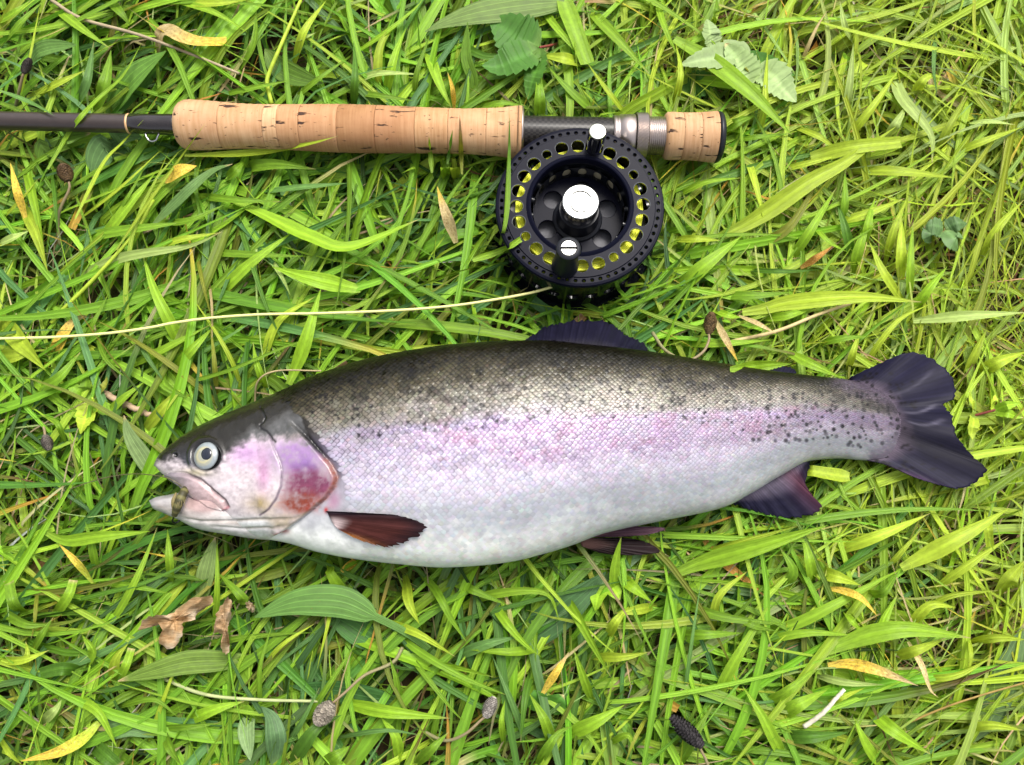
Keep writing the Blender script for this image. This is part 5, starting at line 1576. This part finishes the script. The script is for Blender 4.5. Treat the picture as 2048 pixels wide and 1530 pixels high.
# blades one can name
hi = (0.022, 0.034, 0.031)
blade('thin green blade crossing over the dark rod blank beside the cork grip', 'A', [(280, 990), (420, 750), (560, 590), (720, 440), (830, 250)], 28, 'bright', over=True, group=GB)
blade('thin green blade ending at the hook keeper on the rod', 'A', [(440, 1280), (600, 960), (720, 830), (840, 700)], 25, 'lime', over=True, group=GB)
blade('short grey green blade whose tip rests on the far end of the rod blank', 'A', [(0, 530), (110, 570), (220, 620), (320, 678)], 30, 'blue', over=True, group=GB)
blade('pale green blade lying along the lower edge of the cork grip, tip on the cork', 'A', [(1080, 910), (1500, 890), (1800, 842), (1980, 795)], 42, 'lime', over=True, group=GB)
blade('thin upright blade with a long brown tip standing before the cork grip', 'B', [(655, 1020), (648, 850), (642, 670)], 26, 'olive', over=True, tip=('brown', 0.5), group=GB)
blade('narrow dark blade standing upright in front of the reel\'s left rim', None, [(1000, 490), (1013, 430), (1018, 320), (1019, 229)], 10, 'green', over=True, tip=('deep', 0.5), group=GB)
blade('short cut blade whose square end lies on the left rim of the reel', None, [(945, 520), (990, 506), (1020, 492), (1042, 478)], 13, 'bright', over=True, prof='cut', group=GB)
blade('thin stem with a pale tip resting against the left end of the cork grip', 'A', [(680, 1463), (850, 1210), (1000, 1000), (1210, 710)], 18, 'lime', over=True, group=GB)
blade('broad yellow green blade sloping down to the butt of the rod from a sharp bend', 'C', [(0, 225), (200, 340), (450, 540), (690, 790)], 108, 'bright', z=hi, group=GB)
blade('longest broad blade right of the reel, rising towards the upper right', 'C', [(260, 1390), (480, 1280), (800, 1060), (1000, 950), (1300, 740)], 96, 'lime', z=hi, group=GB)
blade('pale broad blade with a square cut end right of the rod butt', 'C', [(800, 920), (1050, 860), (1330, 830)], 84, 'lime', prof='cut', z=hi, group=GB)
blade('pale green blade lying level above the tail, bent near its right end', 'H', [(400, 950), (520, 930), (700, 890), (1100, 860), (1450, 890)], 86, 'lime', z=hi, group=GB)
blade('very pale yellow green blade reaching the right edge above the tail fin', 'H', [(1400, 1000), (1700, 970), (2070, 950)], 58, 'pale', z=hi, group=GB)
blade('green blade lying over the back of the trout, left of its adipose fin', 'H', [(330, 1285), (420, 1278), (520, 1265), (690, 1250)], 70, 'bright', over=True, z=hi, group=GB)
blade('pointed blade running down to the top of the tail root', 'H', [(640, 1170), (800, 1250), (975, 1330)], 55, 'bright', over=True, z=hi, group=GB)
blade('broad light green blade below the anal fin', 'G', [(0, 350), (150, 285), (500, 185), (900, 60)], 105, 'bright', z=hi, group=GB)
blade('wide light green blade at the lower right, rising to the right edge', 'G', [(1330, 310), (1600, 170), (1800, 60), (1960, -40)], 92, 'lime', z=hi, group=GB)
blade('bright broad blade lying level at the lower right with a long thin point', 'G', [(890, 800), (1030, 740), (1190, 690), (1400, 670), (1740, 720)], 98, 'bright', z=hi, group=GB)
blade('short square ended blade tucked under the notch behind the anal fin', None, [(1700, 953), (1665, 948), (1618, 940)], 27, 'lime', prof='cut', z=(.027, .029, .029), group=GB)
blade('upright blade crossing in front of the brown pelvic fin', None, [(1230, 1200), (1229, 1150), (1234, 1110), (1243, 1072)], 19, 'bright', over=True, z=(.018, .03, .036), group=GB)
blade('bright curved blade lying below and left of the trout\'s lower jaw', 'E', [(260, 100), (380, 150), (560, 130), (880, 95)], 66, 'bright', z=hi, group=GB)
blade('broad bright blade leaning against the trout\'s back above the head', 'D', [(1690, 1080), (1780, 850), (1880, 510)], 72, 'bright', z=hi, group=GB)
blade('long broad blade pointing right below the cork grip', 'D', [(1360, 0), (1560, 90), (1820, 210), (2048, 270), (2460, 110)], 80, 'bright', z=hi, group=GB)
blade('broad pointed green blade lying nearly level just above the fly line', 'D', [(2110, 520), (2048, 510), (1750, 440), (1590, 390)], 88, 'bright', z=hi, group=GB)
blade('thick bright sheath of a grass shoot coming in at the top edge', 'B', [(1240, -30), (1320, 180), (1390, 370)], 105, 'bright', prof='cut', z=(.026, .03, .026), group=GB)
# withered blades
YB = 'withered blades in the grass'
YK = dict(name='withered_leaf', cat='withered blade', mat='dead', group=YB)
blade('curled yellow withered blade folded over above the cork grip', 'A', [(960, 350), (925, 290), (925, 190), (980, 165), (1060, 215), (1150, 245), (1250, 240), (1350, 222)], 84, 'straw', tip=('yellow', 0.55), z=(.012, .03, .034, .03, .024), wob=.0016, roll=0.15, prof='cut', across=7, n=40, **YK)
blade('small yellow withered leaf left below the cork grip', 'A', [(960, 1070), (1040, 1000), (1150, 970)], 70, 'yellow', z=hi, prof='lance', **YK)
blade('yellow withered blade at the left edge below the rod', 'A', [(150, 1280), (100, 1120), (60, 950)], 45, 'yellow', z=hi, **YK)
blade('yellow withered leaf crossed by the fly line at the left', 'D', [(270, 970), (340, 840), (400, 740), (470, 685), (540, 690)], 66, 'yellow', z=(.015, .022, .022, .02), tip=('straw', 0.4), **YK)
blade('yellow tipped blade lying along the bottom left corner', 'E', [(580, 1215), (480, 1310), (330, 1390), (120, 1440)], 66, 'lime', tip=('yellow', 0.7), z=hi, **YK)
blade('orange yellow withered blade standing right of centre below the belly', 'F', [(1420, 1045), (1480, 950), (1575, 800)], 46, 'yellow', tip=('straw', 0.3), z=hi, **YK)
blade('tiny yellow withered tip under the belly', 'F', [(240, 330), (280, 275), (310, 235)], 45, 'yellow', z=hi, **YK)
blade('yellow withered blade hanging down to the trout\'s back right of the seed head', 'H', [(240, 990), (310, 1120), (375, 1240)], 40, 'straw', tip=('yellow', 0.4), z=hi, **YK)
blade('short straw tip pointing right of the seed head on the trout\'s back', 'H', [(380, 970), (480, 1010), (600, 1075)], 30, 'straw', z=hi, **YK)
blade('yellow and straw withered blade at the lower right with a brown foot', 'G', [(900, 880), (1020, 870), (1150, 895), (1280, 940), (1430, 1000)], 60, 'yellow', tip=('straw', 0.5), z=hi, **YK)
blade('narrow yellow blade tip bent downward at the lower right', 'G', [(900, 430), (1000, 445), (1100, 490), (1190, 590)], 42, 'yellow', z=hi, **YK)
blade('orange brown withered blade passing under the broad light green blade', 'G', [(160, 110), (240, 230), (420, 380), (550, 490)], 50, 'orange', z=(.02, .02, .022, .022), **YK)
blade('straw coloured blade bent in the middle at the lower right', 'G', [(1370, 740), (1450, 880), (1500, 1020), (1550, 1070)], 32, 'straw', z=hi, **YK)
blade('orange withered blade tip in the gap right of the reel', 'H', [(740, 690), (820, 640), (930, 560)], 42, 'orange', z=hi, **YK)
blade('pale straw blade with a yellow tip, above the fly line left of the reel', None, [(912, 486), (900, 450), (884, 405), (874, 372)], 20, 'straw', z=hi, tip=('yellow', 0.3), **YK)
blade('yellow streaked blade standing behind the cork grip', 'B', [(610, 640), (600, 520), (570, 420)], 32, 'yellow', z=hi, **YK)
blade('yellow tipped blade at the left below the trout\'s jaw', 'E', [(545, 400), (450, 280), (345, 170)], 44, 'lime', tip=('yellow', 0.8), z=hi, **YK)


# stems
def stem(label, reg, pts, r, colour, name='dry_stalk', cat='stalk', z=None, over=False, group=None, wob=0.0, parent=None):
    S = spine(reg, pts, 30, z or (0.022, 0.028, 0.026), over)
    if wob:
        S = S + hero.normal(0, wob, S.shape)
    rad = r * (ZS if reg else 1) * kpx(S.mean(0)) * np.linspace(1.0, 0.75, 30)
    c = (PAL[colour] if isinstance(colour, str) else np.array(colour)) * (0.85 + 0.3 * hero.random((30, 1)))
    V, F = tube(S, rad, 8)
    o = obj(name, V, F, M['stem'], parent, np.vstack([np.repeat(c, 8, 0), c[:1], c[-1:]]))
    return o if parent else tag(o, label, cat, group)


SG = 'dry stalks'
stem('long tan stalk slanting from the top left edge towards the cork grip', 'A', [(300, 0), (480, 110), (800, 200), (1100, 310), (1400, 430)], 11, (0.30, 0.24, 0.15), group=SG)
stem('thin bright green grass stalk standing behind the left part of the cork grip', 'A', [(1590, 610), (1565, 500), (1570, 440), (1650, 250), (1760, 0)], 13, 'lime', name='grass_stalk')
stem('bone white dead stalk lying at the lower right', 'G', [(760, 1240), (870, 1160), (960, 1060), (1000, 1020)], 15, 'white', z=(.026, .031, .031), group=SG, wob=.00006)
stem('pale brown rough twig above the trout\'s head', 'D', [(560, 1120), (640, 1150), (800, 1230), (970, 1275)], 20, (0.38, 0.27, 0.17), name='twig', cat='twig', z=(.018, .022, .022), wob=.0004)
stem('orange brown stalk slanting at the right of the lower right corner', 'G', [(1360, 1220), (1600, 1120), (1830, 1045), (2060, 980)], 7, (0.24, 0.16, 0.04), group=SG)
stem('straw stalk curving behind the seed head and over the grass right of it', 'H', [(340, 1120), (600, 1060), (850, 960), (1030, 900)], 12, 'straw', group=SG)
stem('thin tan stalk arching against the trout\'s back behind the head', 'D', [(1490, 1190), (1510, 1060), (1620, 1000), (1880, 1000)], 6, (0.34, 0.27, 0.14), z=(.02, .034, .036, .04), group=SG)
stem('thin round green stalk slanting up the left side below the rod', 'D', [(300, 720), (370, 640), (550, 460), (780, 200), (900, 0)], 12, 'lime', name='grass_stalk', group=SG)
stem('pale green leafless stem lying level at the lower left', 'E', [(960, 960), (1200, 1050), (1500, 1080), (1860, 1090)], 11, (0.32, 0.36, 0.16), name='grass_stalk', z=(.022, .026, .024))

# ribwort leaves
PG = 'ribwort leaves in the grass'
PK = dict(name='plantain_leaf', cat='plantain leaf', mat='leaf', prof='lance', across=9, n=36, group=PG)
PT = lambda v: np.clip(np.where(v < 0.28, 0.16 + 0.1 * v, np.sin(np.pi * np.clip((v - 0.24) / 0.76, 0, 1) ** 0.75) ** 0.8), 0.02, 1)
PL = lambda v: np.clip(np.where(v < 0.44, 0.20 + 0.1 * v, np.sin(np.pi * np.clip((v - 0.40) / 0.60, 0, 1) ** 0.75) ** 0.8), 0.02, 1)
PS = dict(PK, prof=PT)
blade('largest ribbed plantain leaf, pale green, lying along the top edge', 'B', [(1330, -10), (1240, 10), (1000, 35), (750, 75), (560, 130), (440, 185)], 150, (0.19, 0.29, 0.075), z=(.024, .03, .03, .026), fold=.1, arch=.15, **PK)
blade('ribbed plantain leaf with a long stalk, tip pointing left, below the belly', 'F', [(900, 900), (640, 700), (430, 590), (250, 510), (50, 500), (-100, 530), (-270, 600)], 165, (0.12, 0.25, 0.05), z=(.012, .024, .030, .031, .028), fold=.12, arch=.2, **dict(PK, prof=PL))
blade('narrow ribbed plantain leaf, tip pointing left, lower left', 'E', [(1500, 835), (1340, 852), (1100, 862), (900, 912), (690, 972)], 120, (0.15, 0.245, 0.035), z=(.016, .027, .03, .027), fold=.2, arch=.15, **PK)
blade('broad plantain leaf standing behind the rod blank, tip up', 'A', [(620, 680), (700, 540), (790, 430), (970, 298)], 165, (0.10, 0.215, 0.03), z=(.012, .026, .030), fold=.25, **PK)
blade('dark olive leaf with an upturned tip behind the cork grip', 'A', [(1550, 285), (1620, 380), (1720, 440), (1890, 490)], 120, (0.085, 0.165, 0.018), z=(.02, .022, .026), fold=.3, **PK)
blade('plantain leaf bent over just below the rod blank, at the left', 'A', [(190, 1060), (225, 940), (280, 830), (400, 770), (530, 780)], 130, (0.125, 0.235, 0.028), z=(.012, .022, .031, .028), fold=.15, **PS)
blade('hairy grey green plantain leaf curling under the hook keeper', 'A', [(530, 1150), (545, 1000), (600, 870), (700, 790), (830, 800)], 150, (0.10, 0.19, 0.06), z=(.012, .022, .029, .025), fold=.2, **PS)
blade('hairy narrow plantain leaf lying below the left end of the grip', 'A', [(880, 1330), (1000, 1210), (1160, 1060), (1260, 990), (1360, 960)], 70, (0.12, 0.22, 0.06), z=hi, fold=.2, **PK)
blade('folded plantain leaf near the top left beside the dark seed head', 'A', [(180, 480), (190, 330), (270, 275), (450, 262)], 85, (0.10, 0.20, 0.04), z=(.014, .028, .03), fold=.2, **PS)
blade('upright narrow plantain leaf with hairy edges behind the cork grip', 'B', [(718, 620), (720, 470), (680, 330), (688, 130)], 62, (0.12, 0.235, 0.022), z=(.014, .026, .034), fold=.3, **PK)
blade('dull dark broad plantain leaf slanting up to the right below the pelvic fins', 'F', [(1180, 840), (1270, 760), (1450, 630), (1640, 480), (1790, 335)], 185, (0.055, 0.125, 0.040), z=(.012, .018, .024, .023), fold=.15, **PK)
blade('dark plantain leaf passing under the stalked one', 'F', [(140, 570), (250, 620), (400, 720), (580, 810)], 140, (0.045, 0.13, 0.022), z=(.02, .019, .016), fold=.15, **PK)
blade('dark green broad leaf behind the seed heads at the bottom', 'F', [(620, 1100), (400, 1070), (200, 1030), (-60, 1000)], 130, (0.040, 0.115, 0.026), z=(.012, .018, .02), fold=.1, **PK)
blade('hairy twisted plantain leaf at the bottom edge', 'E', [(1600, 1480), (1620, 1330), (1590, 1200), (1530, 1120)], 110, (0.10, 0.19, 0.075), z=(.016, .026, .026), fold=.3, wob=.001, **PK)
blade('small pale hairy leaf tip beside the twisted plantain leaf at the bottom', 'E', [(1480, 1120), (1440, 1250), (1465, 1440)], 90, (0.17, 0.26, 0.10), z=(.016, .024, .024), fold=.3, **PK)
blade('pale hairy leaf standing beside the trout\'s snout', 'D', [(960, 1700), (860, 1540), (760, 1380), (725, 1260)], 92, (0.20, 0.29, 0.11), z=(.012, .022, .030, .036), fold=.25, **PK)
blade('pale ribbed leaf standing below the lower jaw', 'E', [(1170, 560), (1190, 400), (1225, 250), (1260, 130)], 100, (0.19, 0.28, 0.08), z=(.014, .024, .026), fold=.15, **PK)
blade('grey green ribbed leaf lying level at the lower left corner', 'E', [(500, 1290), (620, 1260), (760, 1240), (900, 1300)], 110, (0.10, 0.19, 0.06), z=(.018, .023, .022), fold=.15, **PK)
blade('broad dull leaf at the right end of the bottom right sward', 'G', [(1700, 1350), (1850, 1150), (1960, 900), (2060, 620)], 170, (0.10, 0.17, 0.06), z=(.012, .02, .022), fold=.1, **PK)
blade('dark ribbed leaf under the crossed blades at the lower right', 'G', [(520, 960), (640, 830), (720, 720), (770, 620)], 160, (0.06, 0.145, 0.03), z=(.012, .018, .019), fold=.1, **PK)


# seed heads
def seed_head(label, c, d, length, width, stalk, colour, zc=0.031, zst=(0.012, 0.024, 0.03)):
    """ribwort head at photo pixel c pointing along d (pixels), on a stalk (pixels, ending at the head)"""
    c3 = P(c[0], c[1], zc); k = kpx(c3)
    d3 = P(c[0] + d[0], c[1] + d[1], zc) - c3; d3 /= np.linalg.norm(d3)
    t = thing('seed_head', label, 'seed head', tuple(P(stalk[0][0], stalk[0][1], 0.004)), 'ribwort seed heads')
    L, W = length * k, width * k / 2
    n, m = 15, 14
    u = np.linspace(0, 1, n)
    s = np.cross(d3, [0, 0, 1.0]); s /= np.linalg.norm(s); uu = np.cross(s, d3)
    mb = MB()
    V, F = tube(c3 + d3 * ((u - 0.5) * L)[:, None], W * 0.82 * np.sin(np.pi * (0.08 + 0.86 * u)) ** 0.55, 12)
    mb.add(V, F, col=np.array(colour) * 0.45)
    hr = np.random.default_rng(int(c[0]))
    for i in range(n):
        for j in range(m):
            a = 2 * np.pi * (j + (i % 2) * 0.5) / m + hr.normal(0, 0.08)
            r = W * 0.9 * math.sin(math.pi * (0.08 + 0.86 * u[i])) ** 0.55
            nrm = math.cos(a) * s + math.sin(a) * uu
            b = c3 + d3 * ((u[i] - 0.5) * L) + nrm * r * 0.8
            ti = b + nrm * r * 0.34 + d3 * L * 0.085
            wv = np.cross(nrm, d3) * W * 0.21
            mid = (b + ti) / 2 + nrm * r * 0.15
            mb.add(np.array([b - wv * .6, b + wv * .6, mid + wv, ti, mid - wv]), [np.array([[0, 1, 2, 4]]), np.array([[4, 2, 3]])], col=np.clip(np.array(colour) * (0.6 + 0.9 * hr.random()), 0, 1))
    mb.build('bracts', M['seed'], t, smooth=False)
    e = (c[0] - d[0] / np.hypot(*d) * length * 0.47, c[1] - d[1] / np.hypot(*d) * length * 0.47)
    pts = list(stalk) + [e]
    S = spine(None, pts, 26, tuple(zst[:-1]) + (zc,))
    S = press(S[None])[0] if zc < 0.03 else S
    V, F = tube(S, np.linspace(6.2, 4.0, 26) * k * 0.62, 8)
    cc = np.linspace(0, 1, 26)[:, None] * (np.array((0.22, 0.16, 0.09)) - np.array((0.20, 0.20, 0.09))) + np.array((0.20, 0.20, 0.09))
    obj('stalk', V, F, M['stem'], t, np.vstack([np.repeat(cc, 8, 0), cc[:1], cc[-1:]]))
    return t


seed_head('brown seed head on a hooked pale stalk above the trout\'s back', (1420, 648), (3, -20), 42, 26, [(1305, 665), (1330, 700), (1372, 721), (1405, 705), (1418, 680)], (0.12, 0.075, 0.03), zc=0.036, zst=(.026, .034, .04, .04, .036))
seed_head('brown seed head on a dark stalk left below the rod blank', (131, 347), (-8, -20), 36, 30, [(120, 490), (117, 430), (138, 380)], (0.085, 0.050, 0.022))
seed_head('small black seed head near the top left corner', (53, 133), (6, -14), 32, 19, [(30, 220), (42, 165)], (0.035, 0.028, 0.024))
seed_head('grey seed head hanging on a long brown stalk, bottom, left of the other', (650, 1425), (-14, 18), 48, 40, [(805, 1295), (785, 1325), (730, 1350), (690, 1385)], (0.23, 0.20, 0.16), zst=(.02, .028, .03, .03))
seed_head('grey white seed head on an upturned stalk at the bottom, right of the other', (979, 1416), (8, -18), 40, 28, [(845, 1462), (890, 1481), (930, 1468), (962, 1440)], (0.30, 0.27, 0.24), zst=(.018, .024, .03, .03))
seed_head('long black seed head at the bottom edge with a brown stalk', (1376, 1465), (-18, -17), 76, 36, [(1425, 1560), (1412, 1520), (1402, 1500)], (0.028, 0.024, 0.026), zc=0.034, zst=(.024, .03, .032, .034))
seed_head('small grey seed head half hidden left of the trout\'s head', (94, 884), (4, 14), 30, 22, [(80, 830), (88, 856)], (0.14, 0.12, 0.10), zc=0.022, zst=(.012, .02, .022))


# dead crumpled leaves
def crumpled(label, outline, zc, seed, colour):
    """withered leaf: an outlined sheet of cells, crumpled and curled"""
    o = np.array(outline, float)
    o = spline(np.vstack([o, o[:1]]), 60)[:-1]
    o = o + np.random.default_rng(seed).normal(0, 1.5, o.shape)
    c = o.mean(0)
    rings = np.linspace(0, 1, 9)
    V, B_ = [], []
    for r in rings:
        p = c + (o - c) * r
        h = fbm(p[:, 0] / 17, p[:, 1] / 17, seed) - 0.5
        z = zc + 0.013 * h + 0.004 * (fbm(p[:, 0] / 6, p[:, 1] / 6, seed + 1) - 0.5) + 0.005 * r ** 2 * np.sin(np.arange(59) * 0.42 + seed)
        V.append(P(p[:, 0], p[:, 1], z))
        B_.append(np.column_stack([p[:, 0] * 0.013, p[:, 1] * 0.02, np.full(59, seed * 0.1)]))
    V = np.vstack(V); B_ = np.vstack(B_)
    px, py = proj(V)
    C = np.array(colour) * (0.55 + 0.9 * fbm(px / 20, py / 20, seed + 3))[:, None]
    C = lerp3(C, (0.66, 0.56, 0.42), sstep(0.5, 0.75, fbm(px / 40, py / 25, seed + 9)) * 0.8)
    return tag(obj('dead_leaf', V, grid_faces(9, 59, wrap_m=True)[:, ::-1], M['dead'], None, C, B_), label, 'dead leaf', 'dead leaves in the grass')


crumpled('pale brown crumpled dead leaf at the lower left, the larger of two', [(276, 1262), (290, 1236), (340, 1228), (385, 1198), (424, 1194), (420, 1212), (396, 1222), (388, 1240), (364, 1246), (366, 1266), (346, 1298), (318, 1284), (325, 1258), (305, 1246)], .034, 5, (0.42, 0.27, 0.14))
crumpled('narrow brown crumpled dead leaf right of the larger one', [(432, 1230), (444, 1208), (458, 1192), (464, 1222), (456, 1262), (460, 1290), (455, 1310), (442, 1298), (446, 1266), (428, 1262)], .033, 9, (0.36, 0.24, 0.13))
crumpled('scrap of white dead leaf left of the stalked plantain leaf', [(490, 1208), (498, 1204), (509, 1210), (506, 1224), (498, 1220)], .032, 13, (0.6, 0.46, 0.3))


# serrated leaves
def leaflet(parent, pts, w, colour, z, teeth=9, fold=.25, name='leaflet', roll=None):
    n = 16 * teeth // 2
    v = np.linspace(0, 1, n)
    saw = (1 + 0.20 * ((v * teeth * 1.0) % 1.0 - 0.5))[None]
    V, F, C, B_ = blade_mesh(None, pts, w, colour, z=z, prof='ovate', across=9, n=n, fold=fold, teeth=saw, wob=.0006, roll=roll)
    return obj(name, V, F, M['netleaf'], parent, C, B_)


def leaf_thing(name, label, cat, base, parts, stalk, scol, group=None):
    t = thing(name, label, cat, tuple(P(base[0], base[1], 0.006)), group)
    for a in parts:
        leaflet(t, *a[:4], **(a[4] if len(a) > 4 else {}))
    if stalk:
        stem('', None, stalk, 3.2, scol, name='leaf_stalk', z=(.012, .022, .027), parent=t)
    return t


DG = (0.052, 0.150, 0.016)
leaf_thing('bramble_leaf', 'dark green bramble leaf with toothed lobes above the reel', 'bramble leaf', (1120, 85),
           [([(1079, 95), (1040, 75), (1008, 55), (980, 42)], 92, DG, (.026, .031, .029)), ([(1079, 96), (1040, 110), (1000, 128), (964, 132)], 66, DG, (.027, .032, .030)), ([(1080, 97), (1072, 130), (1062, 165), (1056, 198)], 40, (0.07, 0.19, 0.02), (.027, .029, .024))],
           [(1130, 82), (1105, 90), (1079, 95)], 'red')
PGN = (0.24, 0.33, 0.13)
leaf_thing('bramble_leaf', 'pale leaf of toothed leaflets, underside up, beyond the butt of the rod', 'bramble leaf', (1500, 140),
           [([(1490, 135), (1475, 105), (1440, 110), (1360, 130)], 52, PGN, (.024, .03, .028)), ([(1500, 170), (1490, 145), (1470, 110), (1450, 88)], 60, PGN, (.024, .029, .028)), ([(1512, 135), (1540, 145), (1565, 170), (1592, 205)], 62, PGN, (.024, .03, .027)),
            ([(1430, 95), (1425, 70), (1415, 38)], 42, PGN, (.022, .028, .026)), ([(1470, 115), (1520, 120), (1590, 150)], 34, DG, (.018, .022, .022))], [(1540, 185), (1510, 160), (1490, 135)], 'olive')
leaf_thing('green_leaf', 'dark toothed leaves lying under the pale bramble leaf', 'leaf', (1400, 150),
           [([(1370, 190), (1390, 170), (1440, 160)], 50, DG, (.014, .019, .018)), ([(1240, 110), (1270, 130), (1310, 165)], 46, (0.06, 0.17, 0.018), (.014, .021, .02))], None, 'green')
SW = 'toothed silverweed leaflets'
leaf_thing('silverweed', 'silverweed leaf with a red stalk right of the tail fin', 'silverweed', (1908, 834),
           [([(1948, 825), (1945, 805), (1938, 782)], 16, 'lime', (.022, .028, .028), dict(teeth=5)), ([(1950, 828), (1947, 850), (1944, 880)], 20, 'lime', (.022, .028, .026), dict(teeth=5)), ([(1985, 821), (1988, 805), (1992, 788)], 15, 'lime', (.022, .028, .028), dict(teeth=5)),
            ([(1988, 822), (2010, 812), (2040, 806)], 18, 'bright', (.022, .028, .026), dict(teeth=6)), ([(1988, 823), (2015, 826), (2046, 836)], 18, 'bright', (.022, .027, .024), dict(teeth=6))],
           [(1900, 836), (1930, 834), (1960, 828), (1990, 820)], 'red')
leaf_thing('buttercup', 'small cut buttercup leaf left of the trout\'s crown', 'buttercup leaf', (180, 795),
           [([(184, 793), (170, 775), (172, 750)], 26, 'green', (.018, .024, .024), dict(teeth=5)), ([(183, 795), (160, 785), (135, 765)], 26, 'green', (.018, .024, .024), dict(teeth=5)), ([(186, 796), (200, 812), (235, 830)], 26, 'green', (.018, .024, .022), dict(teeth=5)),
            ([(182, 798), (172, 825), (160, 868)], 40, 'lime', (.018, .026, .024), dict(teeth=7)), ([(186, 792), (205, 775), (214, 752)], 16, 'olive', (.018, .024, .024), dict(teeth=5))], [(205, 840), (192, 815), (184, 795)], 'lime')
leaf_thing('mint', 'downy wrinkled grey green leaves in the grass at the right edge', 'wild mint', (1890, 470),
           [([(1885, 462), (1870, 452), (1848, 455)], 34, (0.09, 0.17, 0.055), (.022, .027, .024), dict(teeth=7, fold=-.2)), ([(1888, 462), (1900, 472), (1918, 500)], 44, (0.11, 0.20, 0.065), (.022, .028, .022), dict(teeth=7, fold=-.2)), ([(1890, 458), (1910, 448), (1935, 446)], 30, (0.08, 0.15, 0.05), (.022, .025, .022), dict(teeth=7, fold=-.2)),
            ([(1866, 455), (1858, 470), (1862, 486)], 30, (0.09, 0.17, 0.055), (.02, .025, .02), dict(teeth=7, fold=-.2))], None, 'green')
leaf_thing('clover', 'pair of round clover leaflets below the pelvic fins', 'clover', (1205, 1190),
           [([(1212, 1172), (1196, 1190), (1190, 1222)], 30, 'bright', (.02, .026, .024), dict(teeth=1, fold=.1)), ([(1214, 1170), (1228, 1180), (1240, 1200)], 28, 'bright', (.02, .026, .024), dict(teeth=1, fold=.1))], None, 'green')
leaf_thing('clover', 'dark round clover leaves at the bottom, right of the grey white seed head', 'clover', (1090, 1420),
           [([(1090, 1420), (1075, 1400), (1068, 1380)], 46, DG, (.014, .022, .022), dict(teeth=1, fold=.1)), ([(1092, 1420), (1110, 1408), (1128, 1390)], 44, (0.06, .17, .018), (.014, .022, .022), dict(teeth=1, fold=.1))], None, 'green')
leaf_thing('sorrel_leaf', 'dark scalloped leaf at the bottom left below the narrow plantain leaf', 'leaf', (430, 1420),
           [([(420, 1370), (445, 1355), (475, 1345), (505, 1310)], 60, 'green', (.014, .02, .02), dict(teeth=8)), ([(500, 1450), (490, 1430), (470, 1410)], 40, 'green', (.014, .022, .022), dict(teeth=3))], None, 'green')
